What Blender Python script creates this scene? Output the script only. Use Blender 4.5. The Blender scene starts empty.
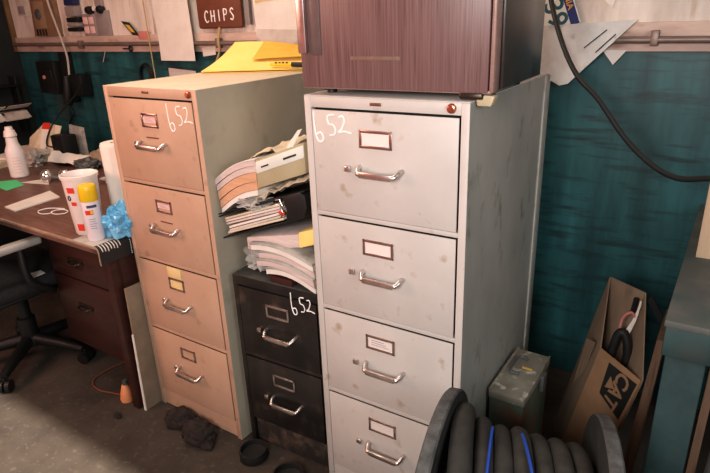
import bpy, bmesh, math, random
from mathutils import Vector, Matrix, noise
R = math.radians
random.seed(7)
scn = bpy.context.scene
COL = scn.collection

# ------------------------------------------------------------------ materials
def mat(name, c1, c2=None, rough=.6, metal=0., scale=6., stretch=(1, 1, 1), lo=.4, hi=.65, bump=0., c3=None, s3=40., lo3=.6, hi3=.75, spec=.5, detail=5., st3=None):
    m = bpy.data.materials.new(name); m.use_nodes = True
    nt = m.node_tree; N = nt.nodes; L = nt.links
    b = N['Principled BSDF']
    b.inputs['Roughness'].default_value = rough
    b.inputs['Metallic'].default_value = metal
    b.inputs['Specular IOR Level'].default_value = spec
    if c2 is None and c3 is None:
        b.inputs['Base Color'].default_value = (*c1, 1)
        return m
    tc = N.new('ShaderNodeTexCoord'); mp = N.new('ShaderNodeMapping')
    mp.inputs['Scale'].default_value = stretch
    L.new(tc.outputs['Object'], mp.inputs['Vector'])
    n = N.new('ShaderNodeTexNoise'); n.inputs['Scale'].default_value = scale; n.inputs['Detail'].default_value = detail
    n.inputs['Roughness'].default_value = .62
    L.new(mp.outputs['Vector'], n.inputs['Vector'])
    rp = N.new('ShaderNodeValToRGB'); e = rp.color_ramp.elements
    e[0].position = lo; e[0].color = (*c1, 1); e[1].position = hi; e[1].color = (*(c2 or c1), 1)
    L.new(n.outputs['Fac'], rp.inputs['Fac'])
    out = rp.outputs['Color']
    if c3 is not None:
        n3 = N.new('ShaderNodeTexNoise'); n3.inputs['Scale'].default_value = s3; n3.inputs['Detail'].default_value = 4
        mp3 = mp
        if st3:
            mp3 = N.new('ShaderNodeMapping'); mp3.inputs['Scale'].default_value = st3; L.new(tc.outputs['Object'], mp3.inputs['Vector'])
        L.new(mp3.outputs['Vector'], n3.inputs['Vector'])
        r3 = N.new('ShaderNodeValToRGB'); r3.color_ramp.elements[0].position = lo3; r3.color_ramp.elements[1].position = hi3
        L.new(n3.outputs['Fac'], r3.inputs['Fac'])
        mx = N.new('ShaderNodeMix'); mx.data_type = 'RGBA'
        L.new(r3.outputs['Color'], mx.inputs[0]); L.new(out, mx.inputs[6]); mx.inputs[7].default_value = (*c3, 1)
        out = mx.outputs[2]
    L.new(out, b.inputs['Base Color'])
    if bump:
        bp = N.new('ShaderNodeBump'); bp.inputs['Strength'].default_value = bump; bp.inputs['Distance'].default_value = .01
        L.new(n.outputs['Fac'], bp.inputs['Height']); L.new(bp.outputs['Normal'], b.inputs['Normal'])
    return m

M = {}
M['teal'] = mat('teal_paint', (.012, .058, .066), (.034, .150, .164), .45, scale=3.4, stretch=(2.6, 1, .45), lo=.34, hi=.70, c3=(.012, .030, .033), s3=5, lo3=.50, hi3=.74, st3=(1.2, 1, 9))
M['upwall'] = mat('stained_white_wall', (.62, .54, .48), (.78, .70, .64), .75, scale=4, stretch=(3, 1, .6), lo=.35, hi=.6, c3=(.38, .22, .12), s3=6, lo3=.56, hi3=.80)
M['band'] = mat('grimy_white_board', (.55, .40, .34), (.72, .55, .47), .7, scale=7, stretch=(.6, 1, 2), c3=(.25, .13, .08), s3=10, lo3=.60, hi3=.8)
M['leftwall'] = mat('dark_wall', (.010, .012, .013), (.016, .02, .02), .8)
M['floor'] = mat('dirty_concrete', (.026, .0175, .013), (.075, .057, .042), .85, scale=3.5, lo=.3, hi=.7, bump=.25, c3=(.11, .09, .072), s3=45, lo3=.58, hi3=.82, detail=10)
M['ceil'] = mat('ceiling_paint', (.35, .3, .26), (.42, .36, .3), .9)
M['beige'] = mat('beige_enamel_warm_lit_front', (.52, .325, .225), (.57, .365, .26), .5, scale=5, c3=(.34, .20, .13), s3=18, lo3=.61, hi3=.85)  # beige paint with the warm salmon light mixed into the front colour
M['beige_side'] = mat('beige_enamel_cool_lit_side', (.42, .37, .29), (.48, .43, .335), .5, scale=4, c3=(.25, .22, .16), s3=9, lo3=.6, hi3=.9)  # same beige paint, cooler light on the side put into the colour
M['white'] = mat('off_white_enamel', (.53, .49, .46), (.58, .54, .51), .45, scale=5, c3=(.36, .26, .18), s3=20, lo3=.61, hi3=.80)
M['white_side'] = mat('shaded_side_enamel', (.33, .325, .29), (.46, .45, .405), .5, scale=3.5, stretch=(1, 1, .6), lo=.3, hi=.7, c3=(.17, .15, .11), s3=18, lo3=.60, hi3=.82)  # off-white paint with the side's shade in the base colour, plus dirt blotches
M['black_cab'] = mat('worn_black_enamel', (.010, .009, .008), (.026, .021, .018), .42, scale=7, c3=(.09, .055, .04), s3=14, lo3=.58, hi3=.85)
M['black_top'] = mat('paler_black_top', (.045, .045, .042), (.09, .088, .08), .6, scale=9)  # top panel coloured paler than the drawer fronts
M['grime'] = mat('grimy_base', (.02, .015, .012), (.12, .08, .058), .8, scale=22, lo=.45, hi=.75)
M['gap'] = mat('dark_gap', (.012, .011, .01), rough=.9)
M['chrome'] = mat('worn_chrome', (.70, .65, .63), (.56, .50, .48), .33, 1., scale=30)
M['frame'] = mat('label_frame_metal', (.55, .42, .38), (.46, .35, .31), .3, 1., scale=30)  # reddish base colour stands in for red reflections in the metal
M['card'] = mat('white_card', (.75, .68, .64), rough=.8)
M['pink_card'] = mat('pink_card', (.80, .52, .50), rough=.8)
M['yellow_card'] = mat('yellowed_card', (.75, .55, .24), (.82, .64, .34), .8, scale=20)
M['chalk'] = mat('chalk', (.93, .90, .88), rough=.95)
M['lock'] = mat('lock_metal', (.55, .20, .13), (.42, .15, .10), .3, .9, scale=40)
M['brass'] = mat('dark_badge', (.20, .10, .07), rough=.4, metal=.5)
# fridge door grain
def wood(name, c1, c2, c3, scale, stretch, rough=.45, dist=1.):
    m = mat(name, c1, c2, rough, scale=scale, stretch=stretch, lo=.3, hi=.7, c3=c3, s3=scale * 2.2, lo3=.52, hi3=.75)
    return m
M['fridge_door'] = wood('purple_brown_wood_grain', (.132, .068, .066), (.225, .132, .125), (.08, .038, .039), 6, (28, 1, .5), .38)
M['fridge_edge'] = mat('door_edge_trim', (.26, .16, .14), (.34, .22, .19), .35, scale=20)
M['fridge_side'] = mat('black_fridge_shell', (.022, .020, .018), (.055, .046, .040), .28, scale=6, stretch=(1, 1, .5))
M['black'] = mat('black_plastic', (.008, .008, .008), rough=.5)
M['black_soft'] = mat('black_fabric', (.014, .013, .013), (.024, .022, .022), .85, scale=60)
M['rubber'] = mat('black_rubber', (.008, .0078, .0075), (.016, .015, .014), .6, scale=20)
M['foot'] = mat('yellowed_foot', (.50, .42, .27), (.6, .52, .36), .6, scale=30)
M['desk_top'] = wood('brown_desk_top', (.15, .072, .055), (.22, .115, .088), (.09, .042, .034), 6, (1, 8, 1), .42)
M['desk'] = wood('dark_red_brown_wood', (.036, .0105, .008), (.056, .017, .012), (.022, .007, .006), 5, (1, 1, 8), .4)
M['desk_edge'] = mat('worn_desk_edge', (.30, .19, .13), (.42, .30, .22), .45, scale=25)
M['dark_metal'] = mat('dark_metal', (.06, .045, .035), rough=.35, metal=.8)
M['bottle'] = mat('white_plastic', (.78, .70, .70), rough=.4)
M['tub'] = mat('white_tub_plastic', (.82, .73, .70), rough=.35)
M['tub_in'] = mat('tub_inside', (.75, .68, .62), rough=.6)
M['red'] = mat('red_print', (.72, .05, .03), rough=.45)
M['greyprint'] = mat('grey_print', (.42, .38, .40), rough=.6)
M['blackprint'] = mat('black_print', (.02, .02, .02), rough=.6)
M['bluetext'] = mat('dark_blue_print', (.06, .07, .14), rough=.5)
M['yellow'] = mat('yellow_plastic', (.85, .55, .015), rough=.35)
M['can'] = mat('can_paint', (.80, .70, .74), rough=.3)
M['paper'] = mat('white_paper', (.80, .74, .69), (.72, .66, .60), .85, scale=8)
M['paper_dirty'] = mat('soiled_paper', (.68, .60, .54), (.52, .44, .38), .85, scale=8, c3=(.3, .22, .17), s3=18, lo3=.6, hi3=.85)
M['paper_grey'] = mat('grey_soiled_paper', (.26, .245, .23), (.50, .475, .44), .85, scale=6, lo=.35, hi=.6, c3=(.16, .14, .12), s3=15, lo3=.6, hi3=.8)
M['ivory'] = mat('ivory_paper', (.74, .64, .48), (.60, .50, .36), .85, scale=12)
M['green_paper'] = mat('green_paper', (.10, .62, .26), rough=.8)
M['blue_bag'] = mat('blue_plastic_film', (.10, .37, .62), (.26, .58, .80), .25, scale=14)
M['folder'] = mat('yellow_folder', (.93, .68, .20), (.96, .74, .26), .75, scale=5)
M['folder_edge'] = mat('amber_folder', (.72, .42, .05), (.80, .50, .08), .75, scale=8)
M['tan'] = mat('tan_cardboard', (.36, .27, .19), (.44, .33, .24), .85, scale=6)
M['card_in'] = mat('cardboard', (.25, .17, .115), (.34, .235, .16), .9, scale=6, stretch=(1, 1, .5), c3=(.14, .09, .06), s3=10, lo3=.6, hi3=.85)
M['card_or'] = mat('orange_brown_cardboard', (.33, .185, .10), (.40, .23, .13), .9, scale=6)
M['orange_pg'] = mat('orange_pages', (.62, .34, .20), (.70, .42, .27), .85, scale=6, stretch=(1, 1, 14))
M['pink_pg'] = mat('pink_pages', (.60, .48, .45), (.70, .58, .54), .85, scale=6, stretch=(1, 1, 14))
M['olive'] = mat('olive_board', (.40, .34, .21), (.46, .40, .26), .8, scale=6)
M['label_white'] = mat('pale_label', (.66, .68, .62), (.72, .73, .68), .7, scale=10)
M['orange'] = mat('orange_plastic', (.78, .27, .11), (.85, .36, .18), .5, scale=10)
M['cord_red'] = mat('dull_red_cord', (.20, .06, .03), rough=.6)
M['brown_board'] = mat('brown_painted_board', (.165, .050, .026), (.20, .065, .034), .6, scale=8)
M['tan_panel'] = mat('brown_gauge_panel', (.22, .12, .07), (.28, .165, .10), .6, scale=9)
M['grey_plate'] = mat('grey_plate', (.30, .25, .245), (.36, .30, .29), .45, scale=12)
M['blue'] = mat('navy_plastic', (.02, .025, .10), rough=.5)
M['cable'] = mat('grey_white_cable', (.52, .46, .40), rough=.6)
M['string'] = mat('tan_string', (.50, .36, .17), rough=.8)
M['pipe'] = mat('painted_conduit', (.22, .16, .14), (.30, .22, .19), .45, .4, scale=12, stretch=(1, 4, 4))
M['gold'] = mat('gold_print', (.72, .45, .08), rough=.5)
M['pinkred'] = mat('faded_red_tape', (.58, .20, .17), (.65, .28, .24), .8, scale=12)
M['plate'] = mat('plate_white', (.70, .71, .66), (.78, .78, .70), .4, scale=10)
M['plate_blue'] = mat('plate_blue', (.02, .035, .16), rough=.4)
M['plate_green'] = mat('plate_green', (.02, .09, .11), rough=.4)
M['plate_gold'] = mat('plate_gold', (.80, .42, .06), rough=.4)
M['cord'] = mat('black_cord', (.022, .023, .022), rough=.5)
M['bench'] = mat('worn_teal_bench', (.018, .045, .047), (.036, .080, .080), .65, scale=6, c3=(.07, .062, .052), s3=8, lo3=.52, hi3=.85)
M['bench_top'] = mat('worn_bench_top', (.10, .11, .10), (.18, .175, .155), .7, scale=5, c3=(.04, .085, .085), s3=7, lo3=.5, hi3=.8)
M['pine'] = wood('pine_board', (.56, .39, .26), (.64, .46, .32), (.42, .27, .17), 4, (8, 1, .6), .7)
M['brown_wood'] = wood('brown_board_wood', (.11, .06, .035), (.16, .09, .055), (.06, .03, .02), 5, (8, 8, .6), .75)
M['reel'] = mat('weathered_reel_wood', (.016, .017, .017), (.034, .035, .034), .8, scale=9, c3=(.07, .07, .068), s3=25, lo3=.6, hi3=.8)
M['reel_rim'] = mat('scuffed_reel_rim', (.055, .055, .055), (.13, .13, .127), .75, scale=25, c3=(.04, .04, .04), s3=14, lo3=.55, hi3=.75)
M['hose'] = mat('dusty_black_hose', (.026, .023, .020), (.048, .043, .037), .75, scale=14, c3=(.022, .02, .018), s3=30, lo3=.55, hi3=.8)
M['blue_cord'] = mat('blue_cord', (.015, .07, .38), rough=.5)
M['box_lid'] = mat('scratched_grey_lid', (.24, .215, .17), (.33, .30, .245), .5, .2, scale=12, c3=(.60, .56, .49), s3=26, lo3=.56, hi3=.66)
M['box_side'] = mat('green_rusted_metal', (.055, .085, .055), (.09, .115, .08), .6, scale=8, c3=(.17, .055, .03), s3=10, lo3=.52, hi3=.66)
M['grey_metal'] = mat('grey_metal', (.10, .10, .10), (.15, .15, .145), .5, .3, scale=15)
M['rag'] = mat('dark_brown_rag', (.014, .009, .0075), (.036, .023, .018), .95, scale=25)
M['arm_pad'] = mat('daylit_arm_pad', (.42, .38, .35), (.50, .46, .43), .5, scale=12)  # pale colour stands in for daylight on the armrest
M['red_book'] = mat('dark_red_cover', (.05, .012, .010), rough=.5)
M['sheet_tan'] = mat('dull_tan_cardboard', (.20, .145, .10), (.27, .20, .145), .9, scale=7)
M['smudge'] = mat('faded_tape', (.17, .10, .07), (.22, .14, .10), .6, scale=30)
M['recess'] = mat('brown_grey_metal', (.13, .095, .092), (.17, .12, .115), .4, .3, scale=20)
M['paper_cool'] = mat('grimy_cool_paper', (.50, .49, .47), (.70, .70, .68), .8, scale=5, lo=.35, hi=.62, c3=(.22, .20, .18), s3=17, lo3=.6, hi3=.8)
M['trim_wood'] = mat('dark_varnished_trim', (.16, .09, .04), (.22, .13, .06), .5, scale=10)
M['dialp'] = mat('tan_dial_plate', (.30, .19, .11), (.36, .23, .14), .6, scale=9)
M['glass'] = mat('silvery_bulb', (.75, .74, .72), rough=.12, metal=.85)
M['beam'] = mat('varnished_trim', (.42, .25, .09), (.55, .35, .14), .5, scale=10)

# ------------------------------------------------------------------ mesh builder
ORG = {}
class MB:
    def __init__(s):
        s.bm = bmesh.new(); s.mi = 0
    def _merge(s, t, Mx=None):
        if Mx is not None: bmesh.ops.transform(t, matrix=Mx, verts=t.verts)
        for f in t.faces: f.material_index = s.mi
        me = bpy.data.meshes.new('tmp'); t.to_mesh(me); t.free()
        s.bm.from_mesh(me); bpy.data.meshes.remove(me)
        return s
    def box(s, x0, x1, y0, y1, z0, z1, b=0., Mx=None, seg=2):
        t = bmesh.new(); bmesh.ops.create_cube(t, size=1)
        for v in t.verts:
            v.co = Vector(((x0 + x1) / 2 + v.co.x * (x1 - x0), (y0 + y1) / 2 + v.co.y * (y1 - y0), (z0 + z1) / 2 + v.co.z * (z1 - z0)))
        if b: bmesh.ops.bevel(t, geom=list(t.edges), offset=b, segments=seg, profile=.5, affect='EDGES')
        return s._merge(t, Mx)
    def tube(s, pts, r, n=8, closed=False, flat=None):
        pts = [Vector(p) for p in pts]; K = len(pts)
        rr = r if isinstance(r, (list, tuple)) else [r] * K
        t = bmesh.new(); rings = []
        up = None
        for i in range(K):
            a = pts[(i - 1) % K] if (closed or i > 0) else pts[i]
            c = pts[(i + 1) % K] if (closed or i < K - 1) else pts[i]
            d = (c - a).normalized()
            if up is None:
                up = Vector((0, 0, 1)) if abs(d.z) < .9 else Vector((1, 0, 0))
            x = d.cross(up)
            if x.length < 1e-5: x = d.cross(Vector((0, 1, 0)))
            x.normalize(); up = x.cross(d).normalized()
            rings.append([t.verts.new(pts[i] + (x * math.cos(2 * math.pi * k / n) + up * math.sin(2 * math.pi * k / n)) * rr[i]) for k in range(n)])
        for i in range(K if closed else K - 1):
            A, B = rings[i], rings[(i + 1) % K]
            for k in range(n): t.faces.new((A[k], A[(k + 1) % n], B[(k + 1) % n], B[k]))
        if not closed:
            t.faces.new(rings[0][::-1]); t.faces.new(rings[-1])
        bmesh.ops.recalc_face_normals(t, faces=t.faces)
        return s._merge(t)
    def lathe(s, prof, n=28, Mx=None):
        t = bmesh.new(); rings = []
        for r, z in prof:
            if r < 1e-5: rings.append([t.verts.new((0, 0, z))])
            else: rings.append([t.verts.new((r * math.cos(2 * math.pi * k / n), r * math.sin(2 * math.pi * k / n), z)) for k in range(n)])
        for A, B in zip(rings, rings[1:]):
            for k in range(n):
                k2 = (k + 1) % n
                if len(A) == 1 and len(B) == 1: continue
                if len(A) == 1: t.faces.new((A[0], B[k2], B[k]))
                elif len(B) == 1: t.faces.new((A[k], A[k2], B[0]))
                else: t.faces.new((A[k], A[k2], B[k2], B[k]))
        return s._merge(t, Mx)
    def prism(s, pts, vec, b=0.):
        t = bmesh.new(); vec = Vector(vec)
        A = [t.verts.new(Vector(p)) for p in pts]; B = [t.verts.new(Vector(p) + vec) for p in pts]
        n = len(A)
        t.faces.new(A[::-1]); t.faces.new(B)
        for k in range(n): t.faces.new((A[k], A[(k + 1) % n], B[(k + 1) % n], B[k]))
        bmesh.ops.recalc_face_normals(t, faces=t.faces)
        if b: bmesh.ops.bevel(t, geom=list(t.edges), offset=b, segments=2, profile=.5, affect='EDGES')
        return s._merge(t)
    def sheet(s, fn, nu=12, nv=8, th=0.):
        t = bmesh.new()
        G = [[t.verts.new(Vector(fn(i / nu, j / nv))) for j in range(nv + 1)] for i in range(nu + 1)]
        for i in range(nu):
            for j in range(nv): t.faces.new((G[i][j], G[i + 1][j], G[i + 1][j + 1], G[i][j + 1]))
        if th:
            t.normal_update()
            H = [[t.verts.new(G[i][j].co - G[i][j].normal * th) for j in range(nv + 1)] for i in range(nu + 1)]
            for i in range(nu):
                for j in range(nv): t.faces.new((H[i][j], H[i][j + 1], H[i + 1][j + 1], H[i + 1][j]))
            for i in range(nu):
                for j in (0, nv): t.faces.new((G[i][j], G[i + 1][j], H[i + 1][j], H[i][j]))
            for j in range(nv):
                for i in (0, nu): t.faces.new((G[i][j], G[i][j + 1], H[i][j + 1], H[i][j]))
            bmesh.ops.recalc_face_normals(t, faces=t.faces)
        return s._merge(t)
    def lump(s, c, sc, amp=.25, fr=3., seed=0, sub=4, flat=None):
        t = bmesh.new(); bmesh.ops.create_icosphere(t, subdivisions=sub, radius=1)
        for v in t.verts:
            p = v.co.copy(); q = p * fr + Vector((seed * 7.3, seed * 3.1, seed * 1.7))
            k = 1 + amp * (abs(noise.noise(q)) * 1.6 - .35) + amp * .5 * abs(noise.noise(q * 2.3))
            p = p * k
            v.co = Vector((c[0] + p.x * sc[0], c[1] + p.y * sc[1], c[2] + p.z * sc[2]))
            if flat is not None and v.co.z < flat: v.co.z = flat
        return s._merge(t)
    def text(s, body, size, Mx, depth=.0006, bold=0.):
        cu = bpy.data.curves.new('t', 'FONT'); cu.body = body; cu.size = size; cu.extrude = depth; cu.offset = bold
        cu.align_x = 'CENTER'; cu.align_y = 'CENTER'; cu.resolution_u = 3
        ob = bpy.data.objects.new('t', cu); COL.objects.link(ob)
        dg = bpy.context.evaluated_depsgraph_get(); dg.update()
        me = bpy.data.meshes.new_from_object(ob.evaluated_get(dg))
        bpy.data.objects.remove(ob); bpy.data.curves.remove(cu)
        t = bmesh.new(); t.from_mesh(me); bpy.data.meshes.remove(me)
        return s._merge(t, Mx)
    def build(s, name, mats, parent=None, loc=None, ang=38):
        bm = s.bm
        o0 = Vector(ORG[parent.name]) if parent else Vector(loc or (0, 0, 0))
        if any(o0): bmesh.ops.translate(bm, vec=-o0, verts=bm.verts)
        for f in bm.faces: f.smooth = True
        for e in bm.edges:
            e.smooth = not (len(e.link_faces) == 2 and e.calc_face_angle(0) > R(ang))
        me = bpy.data.meshes.new(name); bm.to_mesh(me); bm.free()
        for m in (mats if isinstance(mats, (list, tuple)) else [mats]): me.materials.append(M[m])
        o = bpy.data.objects.new(name, me); COL.objects.link(o)
        if parent: o.parent = parent
        else: o.location = o0
        ORG[o.name] = tuple(o0)
        return o

def tag(o, label=None, cat=None, group=None, kind=None):
    if label: o['label'] = label
    if cat: o['category'] = cat
    if group: o['group'] = group
    if kind: o['kind'] = kind
    return o
def thing(name, label, cat, loc=(0, 0, 0), rz=0., group=None, local=False):
    o = bpy.data.objects.new(name, None); COL.objects.link(o); o.location = loc; o.rotation_euler = (0, 0, rz)
    o.empty_display_size = .05
    ORG[o.name] = (0, 0, 0) if local else tuple(loc)
    return tag(o, label, cat, group)
def single(name, mb, mats, label, cat, loc, group=None, ang=38):
    return tag(mb.build(name, mats, None, loc, ang), label, cat, group)
def struct(name, mb, mats):
    return tag(mb.build(name, mats), kind='structure')
def frame_m(o, x, z, y=None):      # matrix mapping local XY plane text to axes x (right), z (up) at origin o
    x = Vector(x).normalized(); z = Vector(z).normalized(); n = x.cross(z)
    m = Matrix.Identity(4)
    for i in range(3): m[i][0], m[i][1], m[i][2], m[i][3] = x[i], z[i], n[i], o[i]
    return m

# ------------------------------------------------------------------ setting
YW = 2.288
struct('floor', MB().box(-4.45, 1.6, -1.3, YW, -.06, 0), 'floor')
struct('wall_back', MB().box(-4.5, 1.6, YW, YW + .1, 0, 1.38), 'teal')
struct('wall_upper', MB().box(-4.5, 1.6, YW - .004, YW + .1, 1.38, 2.8), 'upwall')
struct('trim_1', MB().box(-4.44, 1.6, YW - .022, YW - .004, 1.36, 1.455, .003), 'band')
struct('wall_left', MB().box(-4.55, -4.45, -1.3, YW, 0, 2.8), 'leftwall')
struct('trim_2', MB().box(-4.45, -4.425, 2.25, 2.284, 1.36, 2.8, .004), 'trim_wood')
struct('ceiling', MB().box(-4.55, 1.6, -1.0, YW, 2.8, 2.9), 'ceil')  # unseen; front edge placed to cut the sun off across the floor

c = MB().tube([(-4.42, 2.245, 1.41), (-2.5, 2.245, 1.405), (-.5, 2.245, 1.40), (1.6, 2.245, 1.395)], .012, 10)
for x in (-3.6, -2.35, -.28): c.box(x - .012, x + .012, 2.232, 2.266, 1.38, 1.43, .003)
single('conduit_pipe', c, 'pipe', 'long thin conduit pipe running along the whole white wall band', 'pipe', (-1.4, 2.245, 1.40))

# ------------------------------------------------------------------ filing cabinets
SIX = [[(0, 1), (0, .6), (.03, .25), (.1, .04), (.2, .05), (.23, .2), (.16, .33), (.05, .26)],
       [(.56, .93), (.38, .88), (.40, .64), (.52, .6), (.58, .45), (.54, .3), (.42, .26)],
       [(.68, .86), (.78, .9), (.82, .75), (.75, .5), (.66, .38), (.82, .42), (1, .38)]]
def smooth(pts, k=5):
    out = []
    P = [pts[0]] + list(pts) + [pts[-1]]
    for i in range(1, len(P) - 2):
        p0, p1, p2, p3 = (Vector(q) for q in P[i - 1:i + 3])
        for j in range(k):
            t = j / k
            out.append(.5 * ((2 * p1) + (p2 - p0) * t + (2 * p0 - 5 * p1 + 4 * p2 - p3) * t * t + (3 * p1 - p0 - 3 * p2 + p3) * t ** 3))
    out.append(Vector(P[-2]))
    return out
def chalk(parent, s0, z0, w, h, r=.0017, shear=0.):
    m = MB()
    for st in SIX:
        m.tube([(s0 + p.x * w, -.0012, z0 + p.y * h + shear * p.x) for p in smooth([Vector((*q, 0)) for q in st])], r, 5)
    return tag(m.build('chalk_number', 'chalk', parent), '652 handwritten in white chalk')

def cabinet(label, loc, yaw, W, D, H, h0, pt, n, mf, ms, top, cards, hs, opts):
    t = thing('filing_cabinet', label, 'filing cabinet', loc, yaw, 'filing cabinets in a row', local=True)
    zb = H - h0 - pt * n
    st = opts.get('stile', .021); cross = .012
    b = MB()
    b.mi = 1
    b.box(0, .004, .0, D, 0, H - .002); b.box(W - .004, W, .0, D, 0, H - .002); b.box(0, W, D - .004, D, 0, H - .002)
    b.mi = 2
    b.box(0, W, 0.0005, D, H - .003, H, .0012)
    b.mi = 0
    b.box(.0005, st, -.0005, .02, 0, H - .003, .0015); b.box(W - st, W - .0005, -.0005, .02, 0, H - .003, .0015)
    b.box(st, W - st, -.0004, .02, H - h0, H - .003, .001)
    b.box(st, W - st, opts.get('kick', 0.004), .02, 0.004, zb - .004)
    for i in range(1, n): b.box(st, W - st, .0004, .02, H - h0 - pt * i - .001, H - h0 - pt * i + cross, .001)
    b.mi = 3
    b.box(.004, W - .004, .02, .026, 0.01, H - .01)
    b.mi = 1
    b.box(W - .001, W + .006, D - .05, D, .01, H - .004, .002) if opts.get('flange') else None
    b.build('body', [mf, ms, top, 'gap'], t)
    for i in range(n):
        z1 = H - h0 - pt * i - .006; z0 = H - h0 - pt * (i + 1) + cross + .0015
        if i == n - 1: z0 = zb + .001
        dr = MB().box(st + .0025, W - st - .0045, -.0015, .0032, z0, z1, .0014).build('drawer', mf, t)
        zt = H - h0 - pt * i
        lx0, lx1 = hs['lab']; lz1, lz0 = zt - .050, zt - .097
        f = MB(); fw = .0075
        f.box(lx0, lx1, -.005, -.0012, lz1 - fw, lz1, .001); f.box(lx0, lx1, -.005, -.0012, lz0, lz0 + fw, .001)
        f.box(lx0, lx0 + fw, -.005, -.0012, lz0, lz1, .001); f.box(lx1 - fw, lx1, -.005, -.0012, lz0, lz1, .001)
        f.build('label_holder', opts.get('frame', 'frame'), dr)
        cm = cards[i]
        if cm:
            cm, ca, cb = cm
            q = MB(); za, zc = lz0 + fw + (lz1 - lz0 - 2 * fw) * ca, lz0 + fw + (lz1 - lz0 - 2 * fw) * cb
            q.box(lx0 + fw * .8, lx1 - fw * .8, -.003, -.0014, za, zc)
            mm = [cm]
            if cm in ('pink_card',) or opts.get('text') == i:
                q.mi = 1; mm.append('greyprint')
                for k in range(3): q.box(lx0 + .018, lx1 - .02 - .008 * k, -.0034, -.0029, za + (zc - za) * (.25 + .22 * k), za + (zc - za) * (.33 + .22 * k))
            q.build('label_card', mm, dr)
        hx0, hx1 = hs['han']; hz = zt - .160
        P = [(hx0, -.001, hz + .012), (hx0 + .002, -.014, hz + .010), (hx0 + .008, -.026, hz + .003), (hx0 + .018, -.030, hz), (hx1 - .018, -.030, hz), (hx1 - .008, -.026, hz + .003), (hx1 - .002, -.014, hz + .010), (hx1, -.001, hz + .012)]
        g = MB().tube(smooth(P, 3), .0068, 10)
        g.box(hx0 + .014, hx1 - .014, -.0372, -.029, hz - .009, hz + .008, .003)
        g.build('handle', 'chrome', dr)
        l = MB(); lx = hs['lat']
        if opts.get('round'):
            l.lathe([(0, .008), (.008, .008), (.0095, .004), (.0095, 0)], 14, Matrix.Translation((lx, -.001, hz + .004)) @ Matrix.Rotation(R(90), 4, 'X'))
            l.box(lx + .008, lx + .024, -.007, -.001, hz + .003, hz + .012, .002)
        else:
            l.box(lx - .009, lx + .009, -.010, -.001, hz - .005, hz + .012, .003)
        l.build('latch', 'chrome', dr)
        if opts.get('slot') and i < 2:
            MB().box(hs['lab'][0] + .01, hs['lab'][0] + .072, -.003, -.001, zt - .133, zt - .129).build('slot', 'brass', dr)
    if 'lock' in hs:
        MB().lathe([(0, .009), (.006, .009), (.0065, .007), (.010, .006), (.012, .002), (.012, 0)], 18, Matrix.Translation((hs['lock'], -.0005, H - .016)) @ Matrix.Rotation(R(90), 4, 'X')).build('lock', 'lock', t)
        bx = hs['badge']
        MB().box(bx - .016, bx + .016, -.003, 0, H - .020, H - .012, .001).build('badge', 'brass', t)
    return t

M['beige_lit_top'] = mat('beige_enamel_lit_top', (.70, .58, .44), (.76, .64, .50), .5, scale=5, c3=(.5, .38, .26), s3=15, lo3=.62, hi3=.9)  # lighter copy of the beige, overhead light painted into the top
tanc = cabinet('tan four-drawer filing cabinet with a yellow folder on top, beside the desk', (-1.853, 1.207, 0), 0.003, .4655, .66, 1.32, .0336, .3018, 4, 'beige', 'beige_side', 'beige_lit_top',
               [('pink_card', .25, .85), ('pink_card', .3, .85), ('yellow_card', 0, 1), None],
               dict(lab=(.187, .268), han=(.162, .292), lat=.142, lock=.432, badge=.225), dict(round=1, slot=1, kick=.004))
chalk(tanc, .322, 1.183, .115, .09, .0022, .0)
tag(MB().box(.19, .262, -.006, -.001, 1.32 - .0336 - .6036 - .046, 1.32 - .0336 - .6036 - .006, .0004, Matrix.Identity(4)).build('paper_tag', 'yellow_card', tanc), 'yellowed paper tag above the third drawer label')
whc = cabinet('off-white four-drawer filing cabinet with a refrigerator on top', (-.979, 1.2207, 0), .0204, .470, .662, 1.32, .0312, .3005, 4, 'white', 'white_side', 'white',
              [('card', 0, 1), ('card', 0, 1), ('card', 0, 1), ('card', 0, 1)],
              dict(lab=(.172, .268), han=(.17, .296), lat=.134, lock=.425, badge=.222), dict(flange=1, text=2))
chalk(whc, .030, 1.196, .118, .082, .0024, .0)
blc = cabinet('short black two-drawer filing cabinet under a leaning stack of files', (-1.352, 1.2311, 0), .05, .366, .655, .7067, .035, .2768, 2, 'black_cab', 'black_cab', 'black_top',
              [None, None], dict(lab=(.137, .232), han=(.130, .255), lat=.10), dict(kick=.03, frame='chrome', stile=.018))
chalk(blc, .246, .612, .092, .078, .0022, -.006)
MB().box(.02, .346, .012, .03, .006, .11, .004).build('kick_plate', 'grime', blc)

# ------------------------------------------------------------------ refrigerator
FX, FY, FZ = -.994, 1.230, 1.338; FW, FD, FH = .536, .37, .50
fr = thing('refrigerator', 'small black refrigerator with purple-brown wood grain door on the white cabinet', 'refrigerator', (FX, FY, 1.32), .03, local=True)
z = FZ - 1.32
MB().box(.004, FW, .048, FD, z + .004, FH, .006).build('shell', 'fridge_side', fr)
d = MB().box(.006, FW - .018, 0, .036, z, FH - .002, .004)
d.mi = 1; d.box(FW - .016, FW - .004, -.001, .040, z, FH - .002, .006); d.box(.006, FW - .01, .003, .04, z - .002, z + .006, .002)
d.mi = 2; d.box(.012, FW - .01, .036, .05, z + .01, FH - .01)
door = d.build('door', ['fridge_door', 'fridge_edge', 'gap'], fr)
h = MB().box(.008, .034, -.013, -.001, .105, .48, .003)
h.build('handle', 'chrome', door)
MB().box(.042, .074, -.003, .001, .10, .48, .002).build('handle_recess', 'recess', door)
sm = MB(); sm.box(.16, .30, -.0008, .001, .088, .097, .0003); sm.build('tape_mark', 'smudge', door)
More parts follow.
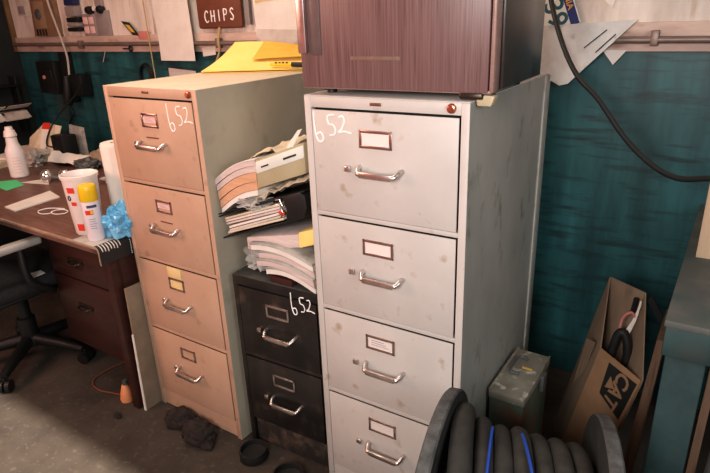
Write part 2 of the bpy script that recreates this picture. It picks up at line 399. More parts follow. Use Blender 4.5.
for x, y in ((.06, .06), (FW - .03, .055), (.06, FD - .04), (FW - .06, FD - .03)):
    f = MB(); f.lathe([(0, .0), (.013, .0), (.014, .006), (.009, .0185), (0, .0185)], 12, Matrix.Translation((x, y, .0)))
    f.build('foot', 'black', fr)
w = MB().prism([(FW - .045, .01, -.012), (FW - .012, .01, -.012), (FW - .004, .01, .012), (FW - .05, .01, .014)], (0, .03, 0), .003)
w.build('levelling_foot', 'foot', fr)
MB().box(FW - .085, FW - .03, -.002, .03, .004, .018, .003).build('hinge', 'dark_metal', fr)

# ------------------------------------------------------------------ yellow folder and marker on the tan cabinet
def fold(u, v):
    # lower sheet, lying on the top; u along x, v along depth
    return Vector((-1.83 + .44 * u + .02 * v, 1.58 + .30 * v - .02 * u, 1.3225 + .004 * math.sin(u * 5)))
f = thing('file_folder', 'open yellow paper folder lying on top of the tan filing cabinet', 'folder', (-1.62, 1.65, 1.32))
QF = [Vector((-1.80, 1.61, 1.323)), Vector((-1.405, 1.80, 1.323)), Vector((-1.545, 1.96, 1.400)), Vector((-1.885, 1.90, 1.418))]
def bil(u, v, z0=None):
    p = (QF[0] * (1 - u) + QF[1] * u) * (1 - v) + (QF[3] * (1 - u) + QF[2] * u) * v
    return p
def flatz(u, v):
    p = bil(u, v); return Vector((p.x, min(p.y, 1.862 + .0 * u), 1.3235))
MB().sheet(flatz, 8, 6, .003).build('back_cover', 'folder_edge', f)
MB().sheet(lambda u, v: bil(u, v) + Vector((0, 0, .007 + .006 * math.sin(u * 4) * v - .010 * math.sin(v * 3.14) * (1 - u))), 16, 12, .003).build('front_cover', 'folder', f)
MB().sheet(lambda u, v: bil(.42 + .58 * u, .30 + .70 * v + .0 * u) * 1 + Vector((.004, 0, .010 + .006 * math.sin((.42 + .58 * u) * 4) + .022 * u * (1 - v))), 8, 8, .002).build('inner_flap', 'folder_edge', f)
mk = thing('marker_pen', 'yellow marker pen with dark cap lying on the yellow folder', 'pen', (-1.47, 1.665, 1.338))
a, bq, cq = Vector((-1.555, 1.742, 1.348)), Vector((-1.470, 1.772, 1.346)), Vector((-1.41, 1.793, 1.344))
MB().tube([a, a + (bq - a) * .06, bq], [.003, .007, .008], 10).build('barrel', 'yellow', mk)
MB().tube([bq, cq], .0095, 10).build('cap', 'black', mk)
pm = MB()
for k in range(4): pm.box(-1.53 + k * .014, -1.522 + k * .014, 1.742 + k * .005, 1.746 + k * .005, 1.352, 1.3565)
pm.build('print', 'blackprint', mk)

# ------------------------------------------------------------------ pile on the black cabinet
def tilt_box(x0, x1, y0, y1, zl, zr, th, b=.004, mi=0, m=None):
    m = m or MB(); m.mi = mi
    pts = [(x0, y0, zl), (x1, y0, zr), (x1 + .0, y0, zr + th), (x0 + .0, y0, zl + th)]
    return m.prism(pts, (0, y1 - y0, 0), b)
def wavy(m, x0, x1, y0, y1, zf, th, nx=14, ny=4):
    m.sheet(lambda u, v: Vector((x0 + (x1 - x0) * u, y0 + (y1 - y0) * v, zf(u) + .01 * v)), nx, ny, -th)
PG = 'files stacked on the black cabinet'
XR = -1.0
# wavy catalogues
def band(m, x0, x1, y0, y1, zb, zt, n=14):
    T = [(x0 + (x1 - x0) * k / n, y0, zt(k / n)) for k in range(n + 1)]
    B = [(x0 + (x1 - x0) * k / n, y0, zb(k / n)) for k in range(n + 1)]
    t = bmesh.new(); V = []
    for y in (y0, y1):
        V.append(([t.verts.new((p[0], y, p[2])) for p in B], [t.verts.new((p[0], y, p[2])) for p in T]))
    (b0, t0), (b1, t1) = V
    for k in range(n):
        t.faces.new((b0[k], b0[k + 1], t0[k + 1], t0[k])); t.faces.new((b1[k + 1], b1[k], t1[k], t1[k + 1]))
        t.faces.new((t0[k], t0[k + 1], t1[k + 1], t1[k])); t.faces.new((b1[k], b1[k + 1], b0[k + 1], b0[k]))
    t.faces.new((b0[0], t0[0], t1[0], b1[0])); t.faces.new((b1[n], t1[n], t0[n], b0[n]))
    bmesh.ops.recalc_face_normals(t, faces=t.faces)
    m._merge(t); return m
single('dark_book', MB().box(-1.19, -1.10, 1.245, 1.48, .708, .730, .002), 'red_book', 'small dark red book under the lowest wavy catalogue', 'book', (-1.145, 1.36, .707), PG)
labs = ['lowest wavy white catalogue lying directly on the black cabinet', 'second wavy catalogue up from the black cabinet top',
        'third wavy catalogue up from the black cabinet top', 'topmost wavy white catalogue under the folded pink folder']
for i, x0 in enumerate((-1.200, -1.232, -1.226, -1.250)):
    wv = lambda u: .016 * math.sin(min(u * 1.5 + .12, 1.57) * 2) - .020 * u * u
    zl = (lambda i: lambda u: .7315 + .0262 * i + wv(u))(i)
    t = thing('catalogue', labs[i], 'catalogue', (x0 + .12, 1.33, .731 + .026 * i), group=PG)
    y0 = 1.240 - .007 * (i % 2)
    band(MB(), x0, XR, y0, y0 + .27, zl, lambda u: zl(u) + .0165).build('page_block', ['paper', 'pink_pg', 'pink_pg', 'paper'][i], t)
    band(MB(), x0 - .004, XR, y0 - .002, y0 + .272, lambda u: zl(u) + .017, lambda u: zl(u) + .0252).build('cover', 'paper_grey', t)
g = MB().lump((-1.295, 1.36, .755), (.060, .085, .058), .5, 2.2, 3, 4, .709)
single('plastic_bag', g, 'paper_grey', 'crumpled grey bag on the black cabinet left of the wavy catalogues', 'bag', (-1.295, 1.36, .709))
# pink/yellow folder
t = thing('file_folder', 'pinkish file folder with yellow end lying beneath the black ring binder', 'folder', (-1.16, 1.36, .80), group=PG)
tilt_box(-1.285, -1.06, 1.250, 1.52, .800, .850, .046, .006).build('papers', 'pink_pg', t)
tilt_box(-1.06, XR, 1.248, 1.52, .850, .872, .052, .004).build('spine', 'folder', t)
# black ring binder
t = thing('ring_binder', 'black ring binder bursting with papers, below the olive file box', 'binder', (-1.19, 1.38, .84), group=PG)
tilt_box(-1.378, -1.02, 1.236, 1.53, .828, .958, .005, .001).build('cover', 'black', t)
tilt_box(-1.388, -1.03, 1.236, 1.53, .902, 1.034, .005, .001).build('cover', 'black', t)
sp = MB()
sp.prism([(-1.088, 1.232, .934), (-1.02, 1.232, .958), (-1.006, 1.232, .99), (-1.012, 1.232, 1.03), (-1.03, 1.232, 1.038), (-1.10, 1.232, 1.012), (-1.085, 1.232, .975)], (0, .29, 0), .003)
sp.build('spine', 'black', t)
for k in range(6):
    tilt_box(-1.352 + random.uniform(-.012, .014), -1.105, 1.242 + random.uniform(-.004, .006), 1.52, .846 + .0095 * k + .003, .934 + .0095 * k + .004, .0075, .001).build('paper_sheaf', ['ivory', 'paper_dirty', 'paper', 'pink_pg', 'paper', 'ivory'][k], t)
for k in (0, 1):
    MB().tube([(-1.112, 1.238 - .001 * k, .945 + .03 * k), (-1.100, 1.232, .968 + .02 * k), (-1.108, 1.234, .985 + .02 * k), (-1.13, 1.238, .985 + .014 * k)], .003, 8).build('ring', 'chrome', t)
MB().box(-1.118, -1.095, 1.233, 1.238, .955, .968, .002).build('red_tab', 'red', t)
# crumpled wrapper between
m = MB()
def crum(u, v):
    x = -1.30 + .29 * u; y = 1.25 + .20 * v
    return Vector((x, y, .943 + .128 * u + .055 * math.sin(v * 1.5 + .3) * (.5 + .5 * noise.noise(Vector((u * 7, v * 5, 2)))) + .014 * noise.noise(Vector((u * 14, v * 9, 4)))))
m.sheet(crum, 26, 14, .002)
single('wrapping_paper', m, 'ivory', 'crumpled ivory wrapping paper sticking out between the two binders', 'paper', (-1.15, 1.3, .98), PG)
m = MB().lump((-1.235, 1.262, .965), (.062, .028, .020), .8, 4, 9, 4)
single('plastic_wrapper', m, 'paper_grey', 'crumpled grey plastic wrapper poking out above the binder papers', 'wrapper', (-1.235, 1.262, .95), PG)
# top bundle
t = thing('file_box', 'olive file box with pale label and orange pages, top of the leaning stack', 'file box', (-1.2, 1.38, .95), group=PG)
tilt_box(-1.200, XR - .006, 1.240, 1.52, 1.025, 1.095, .090, .003).build('box', 'olive', t)
tilt_box(-1.198, XR - .007, 1.2375, 1.241, 1.073, 1.142, .036, .0005).build('label', 'label_white', t)
pr = MB()
tilt_box(-1.175, -1.145, 1.2365, 1.238, 1.094, 1.105, .005, 0, 0, pr); tilt_box(-1.085, -1.035, 1.2365, 1.238, 1.127, 1.145, .006, 0, 0, pr)
pr.build('print', 'blackprint', t)
cv = lambda u: .085 * u + .014 * math.sin(u * 3.14)
for k, (za, zc, mt) in enumerate(((.918, .935, 'paper'), (.936, .962, 'orange_pg'), (.963, .992, 'orange_pg'), (.993, 1.012, 'pink_pg'), (1.013, 1.030, 'pink_pg'), (1.031, 1.034, 'paper'))):
    xo = -1.386 + .006 * max(0, 4 - k) * .6
    band(MB(), xo, -1.201, 1.239 + .0015 * (k % 2), 1.51, (lambda za: lambda u: za + cv(u))(za), (lambda zc: lambda u: zc + cv(u))(zc)).build('page_sheaf', mt, t)
tilt_box(-1.392, -1.015, 1.236, 1.52, .910, 1.040, .004, .001).build('base_board', 'black', t)
# loose papers on very top
m = MB()
m.sheet(lambda u, v: Vector((-1.29 + .17 * u, 1.27 + .16 * v, 1.085 + .055 * u + .018 * math.sin(u * 3.1) + .02 * v * u + .016 * noise.noise(Vector((u * 7, v * 6, 1))))), 14, 8, .001)
single('loose_paper', m, 'ivory', 'crumpled ivory paper lying on top of the leaning file stack', 'paper', (-1.2, 1.38, 1.11), PG)
m = MB().prism([(-1.135, 1.30, 1.135), (-1.105, 1.305, 1.145), (-1.075, 1.32, 1.205), (-1.088, 1.315, 1.200)], (0, .002, 0))
single('paper_corner', m, 'paper', 'upright pointed white paper corner above the leaning file stack', 'paper', (-1.06, 1.34, 1.14), PG)
m = MB().sheet(lambda u, v: Vector((-1.15 + .11 * u + .02 * math.sin(v * 5), 1.74 + .03 * math.sin(u * 4 + v * 3), 1.08 + .21 * v + .012 * math.sin(u * 7))), 8, 12, .002)
single('hanging_paper', m, 'paper_dirty', 'crumpled paper hanging in the gap left of the white filing cabinet', 'paper', (-1.1, 1.74, 1.08))

# ------------------------------------------------------------------ desk
dk = thing('desk', 'dark red-brown wooden office desk with worn edge beside the tan cabinet', 'desk', (-2.65, 1.48, 0))
DT = .75
tp = MB().box(-3.75, -1.884, 1.09, 1.95, .715, DT, .004)
tp.mi = 1; tp.box(-3.75, -1.886, 1.083, 1.094, .738, DT - .001, .002)
tp.build('desktop', ['desk_top', 'desk_edge'], dk)
MB().box(-2.43, -1.935, 1.19, 1.90, .16, .714, .004).build('pedestal', 'desk', dk)
MB().box(-2.43, -1.90, 1.15, 1.19, .67, .714, .003).build('apron', 'desk', dk)
for nm, z0, z1, zh in (('drawer', .505, .665, .59), ('drawer', .165, .498, .375)):
    dr = MB().box(-2.425, -2.02, 1.170, 1.195, z0, z1, .004).build(nm, 'desk', dk)
    hh = MB(); hh.tube(smooth([Vector(q) for q in ((-2.26, 1.169, zh + .004), (-2.255, 1.152, zh - .004), (-2.225, 1.148, zh - .010), (-2.19, 1.152, zh - .004), (-2.185, 1.169, zh + .004))], 4), .005, 8)
    hh.box(-2.275, -2.17, 1.166, 1.170, zh - .008, zh + .014, .002)
    hh.build('handle', 'dark_metal', dr)
for x, y in ((-1.915, 1.12), (-1.915, 1.86), (-3.70, 1.12), (-3.70, 1.86)):
    MB().box(x - .022, x + .022, y, y + .04, 0, .715, .003).build('leg', 'desk', dk)
MB().box(-1.93, -1.90, 1.15, 1.87, .16, .714, .002).build('end_panel', 'desk', dk)
MB().box(-3.70, -2.43, 1.80, 1.82, .20, .714, .002).build('modesty_panel', 'desk', dk)
ch = MB()
ch.tube([(p.x, p.y, DT + .001) for p in smooth([Vector(q) for q in ((-2.46, 1.30, 0), (-2.53, 1.27, 0), (-2.54, 1.225, 0), (-2.49, 1.205, 0), (-2.455, 1.225, 0), (-2.475, 1.25, 0))])], .0022, 5)
ch.tube([(-2.435 + .045 * math.cos(a * .5) * .9, 1.262 + .03 * math.sin(a * .5), DT + .001) for a in range(13)], .0022, 5, True)
tag(ch.build('chalk_scribble', 'chalk', dk), '60 scribbled in white chalk')

# magazine draped over the corner of the desk
mg = thing('magazine', 'black magazine with white lettering drooping over the right end of the desk', 'magazine', (-1.95, 1.17, DT))
def drape(u, v, off=0.):
    s = u * .235          # arc length along +x then down
    y = 1.075 + .215 * v + .0 * u
    x0 = -2.045; edge = .152; rr = .02
    if s < edge: return Vector((x0 + s, y, DT + .004 + off))
    a = min((s - edge) / rr, math.pi / 2)
    x = x0 + edge + (rr + off) * math.sin(a); zz = DT + .004 - rr + (rr + off) * math.cos(a)
    rest = s - edge - rr * math.pi / 2
    if rest > 0: zz -= rest
    return Vector((x, y, zz))
MB().sheet(lambda u, v: drape(u, v, 0), 30, 6, .004).build('pages', 'tan', mg)
MB().sheet(lambda u, v: drape(.62 + .38 * u, v * .985 + .012, .0012), 20, 6).build('cover', 'blackprint', mg)
MB().sheet(lambda u, v: drape(.02 + .60 * u, v * .985 + .012, .0012), 10, 6).build('cover_top', 'paper_grey', mg)
lt = MB()
for k in range(7):
    lt.sheet((lambda k: lambda u, v: drape(.64 + .14 * u + .012 * (k % 3), .06 + .058 * k + .02 * v + .01 * u, .002))(k), 8, 1)
for k in range(9):
    lt.sheet((lambda k: lambda u, v: drape(.74 + .028 * k + .018 * u, .62 + .018 * v, .002))(k), 2, 1)
for k in range(6):
    lt.sheet((lambda k: lambda u, v: drape(.73 + .02 * k + .012 * u, .72 + .02 * v, .002))(k), 2, 1)
for k in range(9):
    lt.sheet((lambda k: lambda u, v: drape(.74 + .028 * k + .014 * u, .95 + .015 * v, .002))(k), 2, 1)
lt.build('lettering', 'paper', mg)

# things on the desk
def rotated(cx, cy, a): return Matrix.Translation((cx, cy, 0)) @ Matrix.Rotation(a, 4, 'Z')
def patch(m, cx, cy, rf, a0, a1, z0, z1, n=8, off=.0008):
    m.sheet(lambda u, v: Vector((cx + (rf(z0 + (z1 - z0) * v) + off) * math.cos(a0 + (a1 - a0) * u), cy + (rf(z0 + (z1 - z0) * v) + off) * math.sin(a0 + (a1 - a0) * u), z0 + (z1 - z0) * v)), n, 2)
tx, ty = -2.075, 1.180
tb = thing('wipes_tub', 'open white plastic tub with red label patches on the desk corner', 'tub', (tx, ty, DT))
zb = DT + .001
rf = lambda zz: .0525 + (zz - DT) / .235 * .0125
MB().lathe([(0, zb), (.049, zb), (.0525, zb + .006), (.0645, zb + .222), (.069, zb + .224), (.070, zb + .236), (.066, zb + .238), (.062, zb + .228), (.049, zb + .02), (0, zb + .016)], 36, Matrix.Translation((tx, ty, 0))).build('tub', 'tub', tb)
ac = math.atan2(-ty, -tx)   # direction of the viewer side
for a0, a1, z0, z1 in ((-.95, -.45, .175, .197), (-.85, -.50, .125, .140), (-.85, -.35, .022, .050)):
    pr = MB(); patch(pr, tx, ty, rf, ac + a0, ac + a1, DT + z0, DT + z1); pr.build('red_label', 'red', tb)
pr = MB()
for k in range(10): patch(pr, tx, ty, rf, ac - .12, ac + .42 - .06 * (k % 3), DT + .09 + .0098 * k, DT + .0955 + .0098 * k)
for k in range(6): patch(pr, tx, ty, rf, ac + .05, ac + .40 - .05 * (k % 2), DT + .028 + .009 * k, DT + .032 + .009 * k)
pr.build('fine_print', 'greyprint', tb)
pr = MB(); pr.tube([(tx + (rf(DT + .16) + .001) * math.cos(ac - .92 + .10 * math.cos(a)), ty + (rf(DT + .16) + .001) * math.sin(ac - .92 + .10 * math.cos(a)), DT + .155 + .009 * math.sin(a)) for a in [i * .524 for i in range(12)]], .002, 5, True)
pr.build('letter_print', 'blackprint', tb)

cx, cy = -1.962, 1.135
sc = thing('spray_can', 'slim white spray can with bright yellow cap in front of the tub', 'spray can', (cx, cy, DT + .005))
zb = DT + .0055
MB().lathe([(0, zb), (.030, zb), (.032, zb + .004), (.032, zb + .155), (.030, zb + .163), (0, zb + .165)], 28, Matrix.Translation((cx, cy, 0))).build('can', 'can', sc)
MB().lathe([(.0315, zb + .152), (.033, zb + .156), (.032, zb + .192), (.031, zb + .208), (.0285, zb + .213), (0, zb + .213)], 28, Matrix.Translation((cx, cy, 0))).build('cap', 'yellow', sc)
rc = lambda zz: .032
ac = math.atan2(-cy, -cx)
pr = MB(); patch(pr, cx, cy, rc, ac - .75, ac + .15, zb + .105, zb + .122); pr.build('red_label', 'red', sc)
pr = MB(); patch(pr, cx, cy, rc, ac - .15, ac + .15, zb + .108, zb + .120, off=.0014); pr.build('yellow_label', 'yellow', sc)
pr = MB(); patch(pr, cx, cy, rc, ac - .45, ac + .65, zb + .131, zb + .141); pr.build('name_print', 'bluetext', sc)
pr = MB()
for k in range(5): patch(pr, cx, cy, rc, ac - .5, ac + .3 - .1 * (k % 2), zb + .05 + .009 * k, zb + .053 + .009 * k)
pr.build('fine_print', 'greyprint', sc)

rx, ry = -2.022, 1.325
pr = MB().lathe([(.018, DT + .001), (.058, DT + .001), (.060, DT + .01), (.060, DT + .325), (.056, DT + .335), (.02, DT + .335), (.018, DT + .32)], 32, Matrix.Translation((rx, ry, 0)))
t = thing('paper_towel_roll', 'tall white paper roll standing behind the spray can against the tan cabinet', 'paper roll', (rx, ry, DT))
pr.build('roll', 'paper', t)
MB().sheet(lambda u, v: Vector((rx + (.061 + .02 * u * u) * math.cos(-1.05 + .5 * u), ry + (.061 + .02 * u * u) * math.sin(-1.05 + .5 * u), DT + .005 + .32 * v)), 6, 2, .001).build('loose_end', 'paper', t)
m = MB().lump((-1.905, 1.215, DT + .058), (.058, .055, .062), .50, 2.0, 8, 5, DT + .006)
single('plastic_bag', m, 'blue_bag', 'crumpled pale blue plastic bag on the black magazine at the desk corner', 'bag', (-1.925, 1.20, DT + .006), ang=20)

bx, by = -3.265, 1.525
sb = thing('spray_bottle', 'white plastic bottle with narrow neck standing at the left of the desk', 'bottle', (bx, by, DT))
zb = DT + .001
MB().lathe([(0, zb), (.042, zb), (.047, zb + .006), (.047, zb + .135), (.044, zb + .150), (.034, zb + .172), (.030, zb + .185), (.027, zb + .225), (0, zb + .226)], 32, Matrix.Translation((bx, by, 0))).build('bottle', 'bottle', sb)
MB().lathe([(.031, zb + .222), (.033, zb + .226), (.027, zb + .252), (.021, zb + .256), (.018, zb + .275), (0, zb + .276)], 24, Matrix.Translation((bx, by, 0))).build('cap', 'tub', sb)
pr = MB(); rb = lambda zz: .047; ac = math.atan2(-by, -bx)
for k in range(6): patch(pr, bx, by, rb, ac - .5, ac + .5 - .1 * (k % 3), zb + .03 + .016 * k, zb + .034 + .016 * k)
pr.build('fine_print', 'pink_card', sb)

def flat_paper(name, pts, m, label, z=DT + .001, th=.0015, cat='paper', group=None):
    mb = MB().prism([(x, y, z) for x, y in pts], (0, 0, th))
    cx = sum(p[0] for p in pts) / len(pts); cy = sum(p[1] for p in pts) / len(pts)
    return single(name, mb, m, label, cat, (cx, cy, z), group)
flat_paper('paper_strip', [(-2.733, 1.174), (-2.626, 1.165), (-2.647, 1.389), (-2.797, 1.425)][::-1], 'paper', 'long white paper strip lying near the front edge of the desk', th=.006)
flat_paper('green_slip', [(-3.30, 1.36), (-3.03, 1.33), (-3.05, 1.43), (-3.2, 1.47)], 'green_paper', 'bright green paper slip at the left front of the desk')
flat_paper('paper_slip', [(-3.12, 1.45), (-2.94, 1.50), (-3.06, 1.58)], 'paper', 'small triangular white paper beside the two silvery bulbs')
for i, (x, y, lb) in enumerate(((-2.985, 1.525, 'left silvery round bulb on the desk next to the triangular paper'), (-2.90, 1.575, 'right silvery round bulb on the desk nearer the tub'))):
    t = thing('light_bulb', lb, 'bulb', (x, y, DT), group='silvery bulbs on the desk')
    MB().lathe([(0, 0), (.018, .003), (.030, .018), (.033, .034), (.029, .052), (.015, .066), (0, .067)], 20, Matrix.Translation((x, y, DT + .001))).build('globe', 'glass', t)
    MB().tube([(x + .02, y + .012, DT + .030), (x + .062, y + .04, DT + .022)], [.016, .013], 12).build('base', 'grey_metal', t)
m = MB().sheet(lambda u, v: Vector((-3.36 + .26 * u, 1.74 + .10 * v + .06 * u, DT + .012 + .07 * math.sin(v * 2.6 + .2) * (1 - .35 * u) + .012 * noise.noise(Vector((u * 6, v * 5, 3))))), 16, 10, .002)
single('crumpled_paper', m, 'paper', 'folded white paper crumpled at the back centre of the desk', 'paper', (-3.23, 1.8, DT), ang=25)
m = MB().lump((-3.05, 1.80, DT + .028), (.075, .055, .034), .45, 2, 12, 4, DT + .001)
single('foil_lump', m, 'grey_metal', 'crumpled dull foil lump beside the folded white paper on the desk', 'foil', (-3.05, 1.80, DT), ang=20)
for i, (x, y, rz, w, d, h, mt, lb) in enumerate([
        (-3.62, 1.72, .3, .28, .20, .05, 'paper', 'low stack of white papers behind the white bottle'),
        (-3.58, 1.80, -.2, .26, .20, .03, 'paper_dirty', 'soiled papers on the stack behind the white bottle'),
        (-3.70, 1.60, .1, .26, .20, .04, 'ivory', 'ivory paper pile at the far left of the desk')]):
    z0 = DT + .001 + (.051 if i == 1 else 0)
    t = thing('paper_stack', lb, 'papers', (x, y, z0), group='paper stacks on the desk')
    for k in range(3 if h > .03 else 2):
        q = h / (3 if h > .03 else 2)
        MB().box(-w / 2, w / 2, -d / 2, d / 2, q * k, q * (k + 1) - .001, .001, Matrix.Translation((x, y, z0)) @ Matrix.Rotation(rz + .12 * (k - 1), 4, 'Z')).build('sheaf', mt, t)
# upright leaflets and black box
t = thing('leaflet', 'open leaflet with a red corner leaning against the black box on the desk', 'leaflet', (-3.52, 1.80, DT))
MB().prism([(-3.62, 1.76, DT + .002), (-3.42, 1.80, DT + .002), (-3.38, 1.88, DT + .21), (-3.52, 1.86, DT + .225), (-3.66, 1.82, DT + .13)], (0, .004, 0)).build('sheet', 'ivory', t)
MB().prism([(-3.50, 1.772, DT + .03), (-3.472, 1.777, DT + .03), (-3.46, 1.846, DT + .19), (-3.53, 1.838, DT + .19)], (0, .004, 0)).build('white_panel', 'paper', t)
MB().prism([(-3.533, 1.838, DT + .19), (-3.455, 1.846, DT + .19), (-3.462, 1.855, DT + .23), (-3.525, 1.853, DT + .225)], (0, .004, 0)).build('red_corner', 'red', t)
t = thing('plastic_box', 'black upright box with cable in front of the grey card on the desk', 'box', (-3.33, 1.84, DT))
MB().box(-3.39, -3.27, 1.80, 1.90, DT + .001, DT + .17, .012).build('body', 'black', t)
MB().tube(smooth([Vector(q) for q in ((-3.36, 1.80, DT + .10), (-3.42, 1.79, DT + .12), (-3.44, 1.88, DT + .24), (-3.50, 2.1, DT + .38), (-3.62, 2.262, DT + .48))]), .005, 8).build('cable', 'black', t)
m = MB().prism([(-3.44, 1.925, DT + .002), (-3.24, 1.93, DT + .002), (-3.25, 1.94, DT + .20), (-3.40, 1.94, DT + .21)], (0, .003, 0))
single('grey_card', m, 'paper_grey', 'upright grey card standing behind the black box on the desk', 'card', (-3.34, 1.93, DT))
m = MB().lump((-3.48, 1.70, DT + .03), (.08, .06, .05), .5, 2, 21, 4, DT + .001)
single('crumpled_wrapper', m, 'paper_grey', 'grey-green crumpled wrapper in front of the leaflet on the desk', 'wrapper', (-3.48, 1.70, DT), ang=20)
for i, (x, y, sx, sy, sz, mt, lb) in enumerate([
        (-3.02, 1.90, .16, .04, .055, 'tan', 'brown folded paper heap at the back of the desk near the tan cabinet'),
        (-2.78, 1.86, .12, .07, .045, 'paper_dirty', 'soiled paper heap on the desk left of the paper roll'),
        (-2.62, 1.72, .10, .08, .03, 'paper_grey', 'grey crumpled paper on the desk behind the open tub')]):
    m = MB().lump((x, y, DT + sz * .5), (sx, sy, sz), .45, 1.8, 30 + i, 4, DT + .001)
    single('paper_heap', m, mt, lb, 'papers', (x, y, DT), ang=20)

# papers on a wall shelf at the left
t = thing('wall_shelf', 'black wall shelf on the dark left wall holding loose papers', 'shelf', (-4.3, 1.85, 1.0))
MB().box(-4.449, -4.34, 1.35, 2.2, .93, .95, .003).build('shelf_board', 'black', t)
MB().box(-4.449, -4.34, 1.35, 2.2, 1.13, 1.145, .003).build('shelf_board', 'black', t)
for y in (1.38, 2.16): MB().box(-4.449, -4.36, y, y + .02, .80, 1.2, .002).build('bracket', 'black', t)
for i, (y, z0, dz, mt, lb) in enumerate(((1.80, .951, .03, 'paper', 'white papers drooping off the lower left wall shelf'), (1.98, .951, .05, 'paper_dirty', 'soiled papers curling off the lower left wall shelf'), (1.75, 1.146, .02, 'ivory', 'ivory papers hanging over the upper left wall shelf'))):
    m = MB()
    for k in range(3):
        m.sheet((lambda k: lambda u, v: Vector((-4.44 + .20 * u, y + .16 * v + .02 * k * u, z0 + .001 + .012 * k + (.0 if u < .78 else -(u - .78) * (.16 + .08 * k) * (1 if k < 2 else -.3)) + .01 * k * u)))(k), 10, 4, .003)
    single('shelf_papers', m, mt, lb, 'papers', (-4.36, y + .08, z0), 'papers on the left wall shelf')

# ------------------------------------------------------------------ office chair
oc = thing('office_chair', 'black swivel office chair with star base tucked under the desk', 'office chair', (-2.70, 1.12, 0))
cx, cy = -2.70, 1.12
m = MB()
m.box(cx - .25, cx + .25, cy - .25, cy + .22, .415, .485, .033, seg=4)
m.build('seat', 'black_soft', oc)
MB().box(cx - .22, cx + .22, cy - .20, cy + .18, .395, .416, .008).build('seat_pan', 'black', oc)
MB().lathe([(0, .09), (.040, .09), (.040, .22), (.028, .225), (.028, .33), (.045, .335), (.05, .396), (0, .396)], 20, Matrix.Translation((cx, cy, 0))).build('column', 'black', oc)
MB().lathe([(0, .075), (.05, .075), (.055, .10), (.045, .125), (0, .125)], 20, Matrix.Translation((cx, cy, 0))).build('hub', 'black', oc)
for k in range(5):
    a = R(20 + 72 * k)
    ex, ey = cx + .29 * math.cos(a), cy + .29 * math.sin(a)
    lg = MB().tube([(cx + .03 * math.cos(a), cy + .03 * math.sin(a), .105), (cx + .18 * math.cos(a), cy + .18 * math.sin(a), .092), (ex, ey, .075)], [.03, .025, .018], 10).build('leg', 'black', oc)
    cs = MB()
    n = Vector((-math.sin(a), math.cos(a), 0))
    for s in (-1, 1):
        p = Vector((ex, ey, .0285)) + n * .014 * s
        cs.tube([p - n * .009, p + n * .009], .028, 16)
    cs.tube([(ex, ey, .03), (ex, ey, .075)], .009, 8)
    cs.build('caster', 'black', lg)
for s in (1, -1):
    ax = cx + s * .262
    MB().tube(smooth([Vector(q) for q in ((cx + s * .20, cy + .03, .41), (ax + s * .01, cy + .03, .42), (ax + s * .015, cy - .06, .50), (ax, cy - .06, .648))]), .016, 10).build('arm_support', 'black', oc)
    MB().box(ax - .027, ax + .027, cy - .22, cy + .03, .645, .678, .012, seg=3).build('armrest', 'arm_pad', oc)
def back(u, v):
    x = (u - .5) * .44; zz = .56 + .40 * v
    return Vector((cx + x * (1 - .15 * v * v), cy - .29 - .05 * v + .10 * (u - .5) ** 2, zz))
MB().sheet(back, 12, 10, .055).build('backrest', 'black_soft', oc)
MB().box(cx - .03, cx + .03, cy - .30, cy - .27, .40, .72, .006).build('back_bracket', 'black', oc)
m = MB().prism([(-2.53, 1.12, .487), (-2.47, 1.10, .487), (-2.475, 1.155, .487), (-2.52, 1.16, .487)], (0, 0, .003))
single('paper_scrap', m, 'paper', 'small white paper scrap on the black office chair seat', 'paper', (-2.5, 1.13, .487))

# ------------------------------------------------------------------ floor things at the left
m = MB().prism([(-1.872, 1.135, 0), (-1.872, 1.50, 0), (-1.872, 1.50, .56), (-1.872, 1.145, .56)], (.010, 0, 0), .001)
MT='sheet_tan'
t = thing('cardboard_sheet', 'tan cardboard sheet wedged between the desk end and the tan cabinet', 'cardboard', (-1.867, 1.3, 0))
m.build('sheet', MT, t)
MB().prism([(-1.874, 1.129, 0), (-1.862, 1.129, 0), (-1.862, 1.137, .36), (-1.870, 1.137, .36)], (0, .004, 0)).build('torn_edge', 'paper', t)
t = thing('extension_cord', 'orange cord end with thin cord looping on the floor by the desk leg', 'cord', (-2.0, 1.13, 0))
MB().lathe([(0, 0), (.026, .0), (.028, .012), (.022, .045), (.013, .075), (.010, .080), (0, .081)], 18, Matrix.Translation((-1.995, 1.135, .001))).build('plug', 'orange', t)
MB().lathe([(0, .0), (.011, 0), (.010, .02), (0, .022)], 12, Matrix.Translation((-1.992, 1.137, .081))).build('socket', 'grey_metal', t)
MB().tube(smooth([Vector(q) for q in ((-2.02, 1.14, .01), (-2.08, 1.13, .005), (-2.16, 1.11, .005), (-2.24, 1.13, .005), (-2.27, 1.20, .006), (-2.25, 1.34, .006))]), .0035, 8).build('cable', 'cord_red', t)
for i, (x, y, sx, sy, sz, lb) in enumerate([(-1.665, 1.150, .070, .042, .040, 'left dark brown rag heaped on the floor against the tan cabinet'), (-1.530, 1.125, .072, .050, .046, 'right dark brown rag on the floor at the tan cabinet corner')]):
    m = MB().lump((x, y, sz * .55), (sx, sy, sz), .35, 1.5, 40 + i, 4, .001)
    single('rag', m, 'rag', lb, 'rag', (x, y, 0), 'rags on the floor', ang=25)
for i, (x, y, r, h, lb) in enumerate([(-1.285, 1.165, .052, .040, 'black rubber cap on the floor in front of the short black cabinet'), (-1.095, 1.135, .056, .040, 'black rubber cap at the bottom edge near the white cabinet corner')]):
    m = MB().lathe([(0, .001), (r * .96, .001), (r, .004), (r, h - .006), (r * .97, h), (r * .88, h), (r * .86, h - .004), (r * .86, h * .5), (r * .3, h * .45), (0, h * .45)], 30, Matrix.Translation((x, y, 0)))
    single('rubber_cap', m, 'rubber', lb, 'cap', (x, y, 0), 'black caps on the floor')
